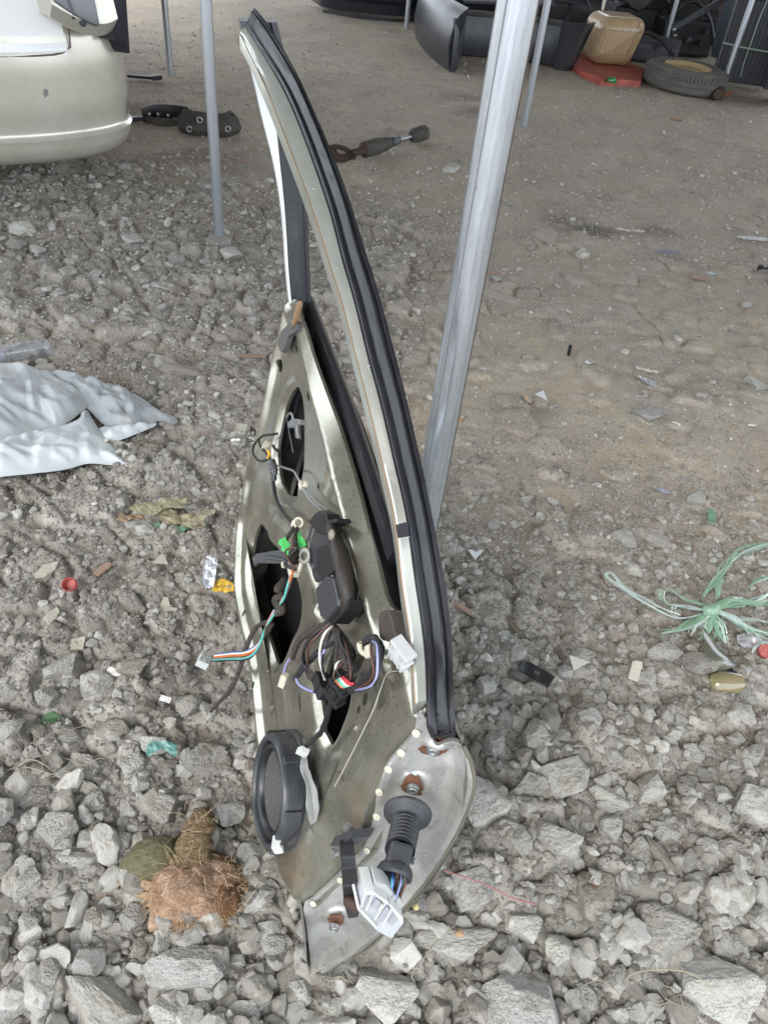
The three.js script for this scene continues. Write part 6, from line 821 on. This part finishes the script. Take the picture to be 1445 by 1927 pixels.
{ // tile shards
  const shard = (pts, ribs) => { const g = [new THREE.ExtrudeGeometry(new THREE.Shape(pts.map((q) => new THREE.Vector2(q[0], -q[1]))), { depth: 0.006, bevelEnabled: true, bevelSize: 0.001, bevelThickness: 0.001, bevelSegments: 1 }).rotateX(-Math.PI / 2)]; for (let i = 0; i < ribs; i++) { const k = (i + 0.5) / ribs * 2 - 1; g.push(put(box(0.03 * (1 - 0.4 * Math.abs(k)), 0.0022, 0.0022, 0.0005, 1), [0, 0.0075, k * 0.016])); } return g; };
  const m = std({ color: lin(0.43, 0.41, 0.345), roughness: 0.8, map: T.grain });
  [['pale tile shard nearest to the red bottle cap ring', [-0.8999, -1.4071], [[-0.03, 0.012], [-0.012, -0.012], [0.03, -0.022], [0.026, 0.0], [0.0, 0.024], [-0.028, 0.026]], 5, 0.2], ['ribbed tile shard below the red bottle cap ring', [-0.8194, -1.2465], [[-0.024, 0.0], [0.016, -0.02], [0.022, -0.006], [-0.01, 0.024]], 6, 0.5], ['triangular ribbed tile shard up the slope from the embedded flat stone', [-0.6078, -1.4896], [[-0.02, 0.01], [-0.002, -0.02], [0.024, 0.01]], 6, 0.0], ['star-shaped pale tile shard on a flat stone left of the white plug', [-0.5466, -1.3304], [[-0.03, 0.022], [-0.008, -0.03], [0.004, -0.026], [0.01, 0.002], [0.03, 0.01], [0.018, 0.036], [0.0, 0.026]], 1, 0.3], ['square tan tile shard above the pale lone pebble', [-0.7283, -1.1706], [[-0.022, 0.014], [-0.018, -0.012], [0.02, -0.02], [0.022, 0.012]], 2, 0.1], ['small square ribbed tile shard just left of the door rear edge', [-0.5187, -2.1211], [[-0.022, -0.02], [0.022, -0.02], [0.022, 0.022], [-0.02, 0.02]], 4, 0.0]].forEach(([label, p, poly, ribs, yaw]) => single('tile_shard', label, 'tile shard', shard(poly.map((q) => [q[0] * 0.9, q[1] * 1.1]), ribs), m, p, 0.008, [0.12, yaw, 0.06]));
}
single('torn_tag', 'tiny white printed tag on the stones left of the hanging cable', 'tag', (() => put(box(0.026, 0.003, 0.013, 0.0006), [0, 0, 0]))(), M.white, [-0.4544, -1.0156], 0.05, [0.5, -0.2, 0]);
{ const tagM = scene.children.find((o) => o.name === 'torn_tag'), ink = std({ color: lin(0.06, 0.07, 0.09), roughness: 0.6 }); const bars = [[0.002, -0.0035, 0.005, 0.0013], [0.002, 0.0, 0.0045, 0.0013], [0.002, 0.0045, 0.008, 0.0013], [0.008, 0.0, 0.0013, 0.009], [-0.008, -0.002, 0.007, 0.0013]]; mesh('print', bars.map(([x, z, w, d]) => box(w, 0.0006, d, 0.0001, 1).translate(x, 0.0017, z)), ink, tagM); }
const leafGeo = (l, w, b = 0.25) => { const st = []; for (let i = 0; i <= 8; i++) { const u = i / 8, h = w * Math.sin(Math.PI * Math.pow(u, 0.8)) * 0.5 + 0.0006, y = b * l * Math.sin(u * 2.6) * 0.5; st.push([[u * l - l / 2, y + h * 0.35, -h], [u * l - l / 2, y, 0], [u * l - l / 2, y + h * 0.35, h]]); } return loft(st, { closed: false, sub: 2 }); };
single('green_leaf', 'small fresh green leaf among the stones at the left', 'leaf', leafGeo(0.05, 0.026), phy({ color: lin(0.05, 0.13, 0.045), roughness: 0.6, transmission: 0.2, thickness: 0 }), [-0.7082, -0.9598], 0.018, [0.1, 0.2, 0]);
[['pale yellow torn scrap at the top of the litter patch left of the door', [-0.6524, -1.7365], 0.075, [0.36, 0.335, 0.23], 0], ['olive yellow film scrap in the middle of the litter patch', [-0.6742, -1.6881], 0.085, [0.36, 0.335, 0.21], 0.4], ['broad tan film scrap lowest in the litter patch', [-0.6087, -1.6561], 0.09, [0.38, 0.33, 0.21], -0.3], ['orange-brown scrap at the left end of the litter patch', [-0.7511, -1.6411], 0.045, [0.32, 0.23, 0.15], 0.2], ['pale scrap at the right end of the litter patch', [-0.5446, -1.6623], 0.06, [0.40, 0.36, 0.25], 0.9]].forEach(([label, p, l, c, yaw], i) => single('film_scrap', label, 'plastic scrap', crumple([[-l, -l * 0.1], [-l * 0.5, -l * 0.35], [-l * 0.1, -l * 0.2], [l * 0.3, -l * 0.4], [l, -l * 0.15], [l * 0.8, l * 0.25], [l * 0.25, l * 0.15], [-l * 0.1, l * 0.4], [-l * 0.6, l * 0.2]], 0.014, 5 + i, 34), phy({ color: lin(...c), roughness: 0.55, transmission: 0.15, thickness: 0, map: T.smear }), p, 0.0, [0, yaw, 0]));
[['shred of green plastic under the yellow leaves', [-0.6748, -1.6259], 0], ['shred of green plastic right of the first one', [-0.5766, -1.6379], 1], ['faint green plastic scrap on bare soil right of the pole', [1.081, -1.9825], 2]].forEach(([label, p, i]) => single('plastic_shred', label, 'plastic scrap', crumple([[-0.035, -0.01], [0.03, -0.014], [0.04, 0.006], [0.0, 0.014], [-0.03, 0.012]], 0.008, 3 + i, 40), std({ color: lin(0.14, 0.27, 0.17), roughness: 0.6 }), p, 0.006, [0, i * 0.7, 0]));
single('teal_scrap', 'teal plastic scrap fanned over a light rock on the left', 'plastic scrap', crumple([[-0.03, 0.012], [-0.024, -0.012], [0.01, -0.016], [0.034, -0.006], [0.036, 0.018], [0.022, 0.012], [0.008, 0.002], [-0.008, 0.006], [-0.02, 0.018]], 0.01, 6, 60), phy({ color: lin(0.13, 0.28, 0.255), roughness: 0.3, transmission: 0.2, thickness: 0 }), [-0.4271, -0.8876], 0.045, [0.25, 0.1, 0]);
{ // dry roots, wires and sticks
  const dry = std({ color: lin(0.3, 0.26, 0.19), roughness: 0.9 }), r = rng(31);
  const tangle = (label, [cx, cz], n, s) => { const g = []; for (let i = 0; i < n; i++) { const p = []; let x = (r() - 0.5) * s, z = (r() - 0.5) * s * 0.7, a = r() * 6.28; for (let k = 0; k < 5; k++) { p.push([x, groundY(cx + x, cz + z) - groundY(cx, cz) + 0.012 + 0.018 * r(), z]); a += (r() - 0.5) * 1.6; x += Math.cos(a) * s * 0.22; z += Math.sin(a) * s * 0.18; } g.push(tube(p, 0.0007 + 0.0007 * r(), 4, 14)); } const m = mesh('dry_roots', g, dry, scene); m.position.set(cx, groundY(cx, cz), cz); tag(m, label, 'dry roots'); };
  tangle('tangle of dry straw-coloured roots at the left edge of the rubble', [-0.6972, -0.8559], 9, 0.13); tangle('dry roots on the gravel just below and right of the coconut husk', [-0.1977, -0.5708], 6, 0.08); tangle('dry roots spread before the cracked slab in the lower right', [0.5845, -0.5451], 7, 0.11); tangle('few dry stems where the white sheet is torn', [-0.8169, -1.9781], 5, 0.07); tangle('fine dry grass in the left rubble below the pole', [-1.1672, -2.7302], 5, 0.14); tangle('dry hair-like roots at the left of the lowest tip of the door', [-0.0442, -0.4807], 5, 0.07);
  const line = (name, label, category, pts, rad, mat) => tag(mesh(name, tube(pts, rad, 6, 40), mat, scene), label, category);
  line('thin_root', 'long thin pale root bowed over the cracked slab', 'root', [[0.5488, 0.02, -0.5372], [0.5553, 0.06, -0.5398], [0.5975, 0.085, -0.5434], [0.6451, 0.1, -0.5383], [0.6907, 0.085, -0.5233]], 0.0013, dry);
  line('red_thread', 'thin red thread across the stones right of the door', 'thread', [[0.1969, 0.09, -0.6757], [0.2448, 0.085, -0.6689], [0.2996, 0.07, -0.6609], [0.34, 0.05, -0.6552], [0.3871, 0.05, -0.6482]], 0.0013, std({ color: lin(0.33, 0.12, 0.12), roughness: 0.6 }));
  line('pale_wire', 'fine pale wire hooked over stones below the door corner', 'wire', [[0.23, 0.06, -0.5959], [0.198, 0.06, -0.5622], [0.1713, 0.04, -0.535], [0.1485, 0.035, -0.502], [0.1543, 0.03, -0.4954]], 0.0012, dry);
  line('dark_twig', 'dark twig lying left of the yellow leaves', 'twig', [[-0.6838, 0.02, -1.7278], [-0.6132, 0.025, -1.7095], [-0.5488, 0.02, -1.7416]], 0.002, std({ color: lin(0.1, 0.085, 0.07), roughness: 0.9 }));
  line('thin_root', 'curved thin root hanging near the finger-like rock at the right', 'root', [[0.814, 0.05, -0.7556], [0.8229, 0.05, -0.7318], [0.835, 0.03, -0.7074]], 0.0012, dry);
  const stick = (name, label, category, p, l, w, mat, yaw, h = 0.012, tilt = 0) => single(name, label, category, [box(l, 0.007, w, 0.002), put(box(l * 0.35, 0.006, w * 0.8, 0.002), [l * 0.4, 0.002, w * 0.1], [0, 0.2, 0.05])], mat, p, h, [0, yaw, tilt]);
  stick('wood_chip', 'weathered grey wood chip in the gravel right of the door seal', 'wood chip', [0.3836, -1.4139], 0.075, 0.02, std({ color: lin(0.3, 0.25, 0.2), roughness: 0.9, map: T.fibre }), -1.0, 0.016);
  stick('wood_chip', 'short brown wood chip on the gravel left of the silver wrapper', 'wood chip', [-0.7543, -1.4283], 0.05, 0.022, std({ color: lin(0.26, 0.18, 0.13), roughness: 0.9 }), 1.1);
  stick('wood_chip', 'reddish splinter behind the rear edge of the door', 'wood chip', [-0.5735, -2.6069], 0.09, 0.014, std({ color: lin(0.27, 0.17, 0.125), roughness: 0.9 }), 0.1);
  stick('wood_chip', 'reddish sliver sticking out right of the lower door seal', 'wood chip', [0.242, -1.4157], 0.06, 0.016, std({ color: lin(0.32, 0.22, 0.17), roughness: 0.9 }), -0.6, 0.02);
  stick('white_strip', 'bent white plastic strip standing in the right rubble', 'plastic strip', [0.6912, -1.2675], 0.052, 0.026, std({ color: lin(0.52, 0.5, 0.43), roughness: 0.6, map: T.smear }), 1.25, 0.022, 0.3);
  const sp = thing('black_strap', 'short black strap with a hole lying right of the door', 'strap', onG([0.4378, -1.2255], 0.022), -0.5);
  mesh('strap_band', new THREE.ExtrudeGeometry((() => { const s = new THREE.Shape([[-0.038, -0.016], [0.036, -0.017], [0.038, 0.014], [-0.036, 0.017]].map((q) => new THREE.Vector2(...q))); const h = new THREE.Path(); h.absarc(-0.004, 0.001, 0.0085, 0, 6.283); s.holes.push(h); return s; })(), { depth: 0.007, bevelEnabled: true, bevelSize: 0.001, bevelThickness: 0.001, bevelSegments: 1 }).rotateX(-1.35), M.tapeBlack, sp);
  mesh('strap_end', put(box(0.016, 0.012, 0.034, 0.002), [-0.042, 0.0, 0.0]), M.greyPlastic, sp);
  single('glass_shard', 'flat greenish glass shard near the black strap', 'glass shard', new THREE.ExtrudeGeometry(new THREE.Shape([[-0.012, -0.016], [0.012, -0.014], [0.013, 0.014], [-0.011, 0.015]].map((q) => new THREE.Vector2(...q))), { depth: 0.003, bevelEnabled: false }).rotateX(-1.4), phy({ color: lin(0.34, 0.37, 0.33), roughness: 0.3, transmission: 0.2, thickness: 0 }), [0.3573, -1.3464], 0.012);
  const tri = (label, p, mat, yaw, s = 1) => single('plastic_shard', label, 'plastic shard', new THREE.ExtrudeGeometry(new THREE.Shape([[-0.024 * s, -0.008 * s], [0.03 * s, -0.016 * s], [-0.002 * s, 0.026 * s]].map((q) => new THREE.Vector2(...q))), { depth: 0.003, bevelEnabled: false }).rotateX(-1.35), mat, p, 0.012, [0, yaw, 0]);
  const sh = std({ color: lin(0.58, 0.59, 0.6), roughness: 0.4 });
  tri('pale triangular shard on the gravel right of the door seal', [0.2884, -1.6756], sh, 1.2); tri('pale bluish triangular shard beside the brown stain', [0.5589, -2.604], sh, -0.4); tri('grey triangular shard behind the flat tile-like rock', [0.5423, -1.2739], std({ color: lin(0.45, 0.44, 0.4), roughness: 0.5 }), 0.8, 1.1); tri('pale chip of plastic left of the brown paper strip on bare soil', [0.7716, -2.8865], sh, 0.2, 0.5);
  const butt = (label, p, yaw, m1, m2) => { const t = thing('cigarette_butt', label, 'cigarette butt', onG(p, 0.007), yaw); mesh('filter', new THREE.CylinderGeometry(0.0042, 0.0042, 0.022, 14).rotateZ(Math.PI / 2), m1, t); mesh('paper', new THREE.CylinderGeometry(0.0043, 0.0043, 0.01, 14).rotateZ(Math.PI / 2).translate(0.015, 0, 0), m2, t); };
  butt('orange cigarette butt standing near the big pole', [0.2426, -2.3784], 1.3, std({ color: lin(0.5, 0.22, 0.08), roughness: 0.8 }), M.white); butt('white cigarette butt near the right edge', [1.3787, -2.5751], 0.1, M.white, M.cream); butt('white cigarette butt right of the silver paper on bare soil', [1.0614, -2.5009], -0.5, M.cream, M.white);
  const scrapPaper = (name, label, category, p, sx, sz, col, yaw, s, shiny) => single(name, label, category, crumple([[-sx, -sz * 0.6], [sx * 0.4, -sz], [sx, -sz * 0.2], [sx * 0.7, sz], [-sx * 0.6, sz * 0.7]], 0.008, s, 50), std({ color: lin(...col), roughness: shiny ? 0.3 : 0.7, metalness: shiny ? 0.7 : 0 }), p, 0.004, [0, yaw, 0]);
  scrapPaper('paper_scrap', 'white paper scrap alone on the bare earth upper right', 'paper', [1.1737, -4.4884], 0.05, 0.014, [0.56, 0.54, 0.49], -0.2, 2); scrapPaper('paper_scrap', 'off-white paper scrap right of the first white one', 'paper', [1.2682, -4.5007], 0.04, 0.02, [0.5, 0.48, 0.43], 0.3, 3);
  scrapPaper('foil_scrap', 'silver foil strip on the bare earth at the right', 'foil', [1.0115, -2.7874], 0.05, 0.016, [0.62, 0.63, 0.68], -0.7, 4, true); scrapPaper('paper_strip', 'brownish paper strip above the silver foil', 'paper', [1.022, -2.8816], 0.05, 0.01, [0.6, 0.55, 0.46], -0.15, 5);
  scrapPaper('purple_foil', 'purple plastic scrap on the bare earth upper right', 'plastic scrap', [1.3896, -4.246], 0.07, 0.02, [0.22, 0.2, 0.28], 0.1, 6); scrapPaper('clear_scrap', 'clear film scrap at the right edge of the bare earth', 'plastic scrap', [1.953, -4.5758], 0.1, 0.03, [0.55, 0.54, 0.52], 0.2, 7); scrapPaper('red_scrap', 'faded red scrap in the soil at the right', 'plastic scrap', [1.4751, -3.9011], 0.04, 0.03, [0.36, 0.24, 0.19], 0.4, 8); scrapPaper('blue_scrap', 'pale blue scrap above the faded red one', 'plastic scrap', [1.565, -3.9966], 0.03, 0.012, [0.45, 0.55, 0.58], 0.1, 9); scrapPaper('orange_scrap', 'orange leaf-like scrap in front of the tyre', 'leaf', [2.0755, -7.2172], 0.05, 0.035, [0.42, 0.25, 0.13], 0.6, 10); scrapPaper('red_strip', 'pinkish red strip beside the big pole', 'plastic scrap', [0.4117, -3.6859], 0.045, 0.01, [0.38, 0.23, 0.18], -0.4, 11); scrapPaper('blue_grey_scrap', 'blue-grey plastic scrap in the gravel near the dusty low rock', 'plastic scrap', [0.9336, -2.0888], 0.03, 0.01, [0.3, 0.31, 0.36], -0.3, 12); scrapPaper('pink_mark', 'bright red crumb on the soil behind the window frame', 'scrap', [-1.096, -4.8641], 0.02, 0.01, [0.5, 0.1, 0.08], 0.2, 13); scrapPaper('white_chip', 'bright white chip just left of the door rear edge', 'scrap', [-0.5214, -2.0498], 0.016, 0.008, [0.85, 0.85, 0.82], 0.3, 14); scrapPaper('brown_chip', 'tan paper-like chip on the dark stain right of the pole', 'scrap', [0.5043, -2.5697], 0.012, 0.022, [0.5, 0.36, 0.24], 0.2, 15);
  stick('black_peg', 'small black peg upright in the soil right of the pole', 'peg', [0.7072, -2.9785], 0.05, 0.014, M.black, 1.4, 0.02, 0.5);
  single('dark_glove', 'dark purple-black lump at the right edge of the bare earth', 'rag', crumple([[-0.07, -0.03], [0.05, -0.04], [0.08, 0.02], [0, 0.045], [-0.06, 0.03]], 0.05, 21, 22), std({ color: lin(0.03, 0.025, 0.035), roughness: 0.8 }), [1.8951, -4.0522], 0.0);
  single('coconut_shard', 'reddish broken shell piece in the rubble at lower right', 'shell piece', put(new THREE.SphereGeometry(0.026, 20, 12, 0, 6.28, 0, 1.2), [0, 0, 0], [0.6, 0, 0.4]), std({ color: lin(0.16, 0.085, 0.065), roughness: 0.8, map: T.grain }), [0.5068, -0.702], -0.006);
  single('orange_pebble', 'orange-brown pebble on the long low rock right of the door', 'pebble', grits[1].clone().scale(0.011, 0.009, 0.009), std({ color: lin(0.33, 0.22, 0.13), roughness: 0.8 }), [0.2318, -0.5716], 0.06); single('yellow_pebble', 'yellowish round nut beside the door below the white connector', 'pebble', grits[2].clone().scale(0.008, 0.008, 0.008), std({ color: lin(0.5, 0.42, 0.2), roughness: 0.6 }), [0.147, -0.6131], 0.035);
  single('white_pebble', 'lone chalk-white lumpy pebble on the gravel at the left', 'pebble', midRocks[3].clone().scale(0.02, 0.013, 0.014), std({ color: lin(0.72, 0.7, 0.66), roughness: 0.9 }), [-0.6015, -1.0871], 0.012);
}
// ---------------------------------------------------------------- draw
const renderer = new THREE.WebGLRenderer({ antialias: true });
renderer.setSize(767, 1024);
renderer.shadowMap.enabled = true;
renderer.toneMapping = THREE.LinearToneMapping;
renderer.toneMappingExposure = EXPOSURE;
scene.environmentIntensity = 1;
renderer.render(scene, camera);
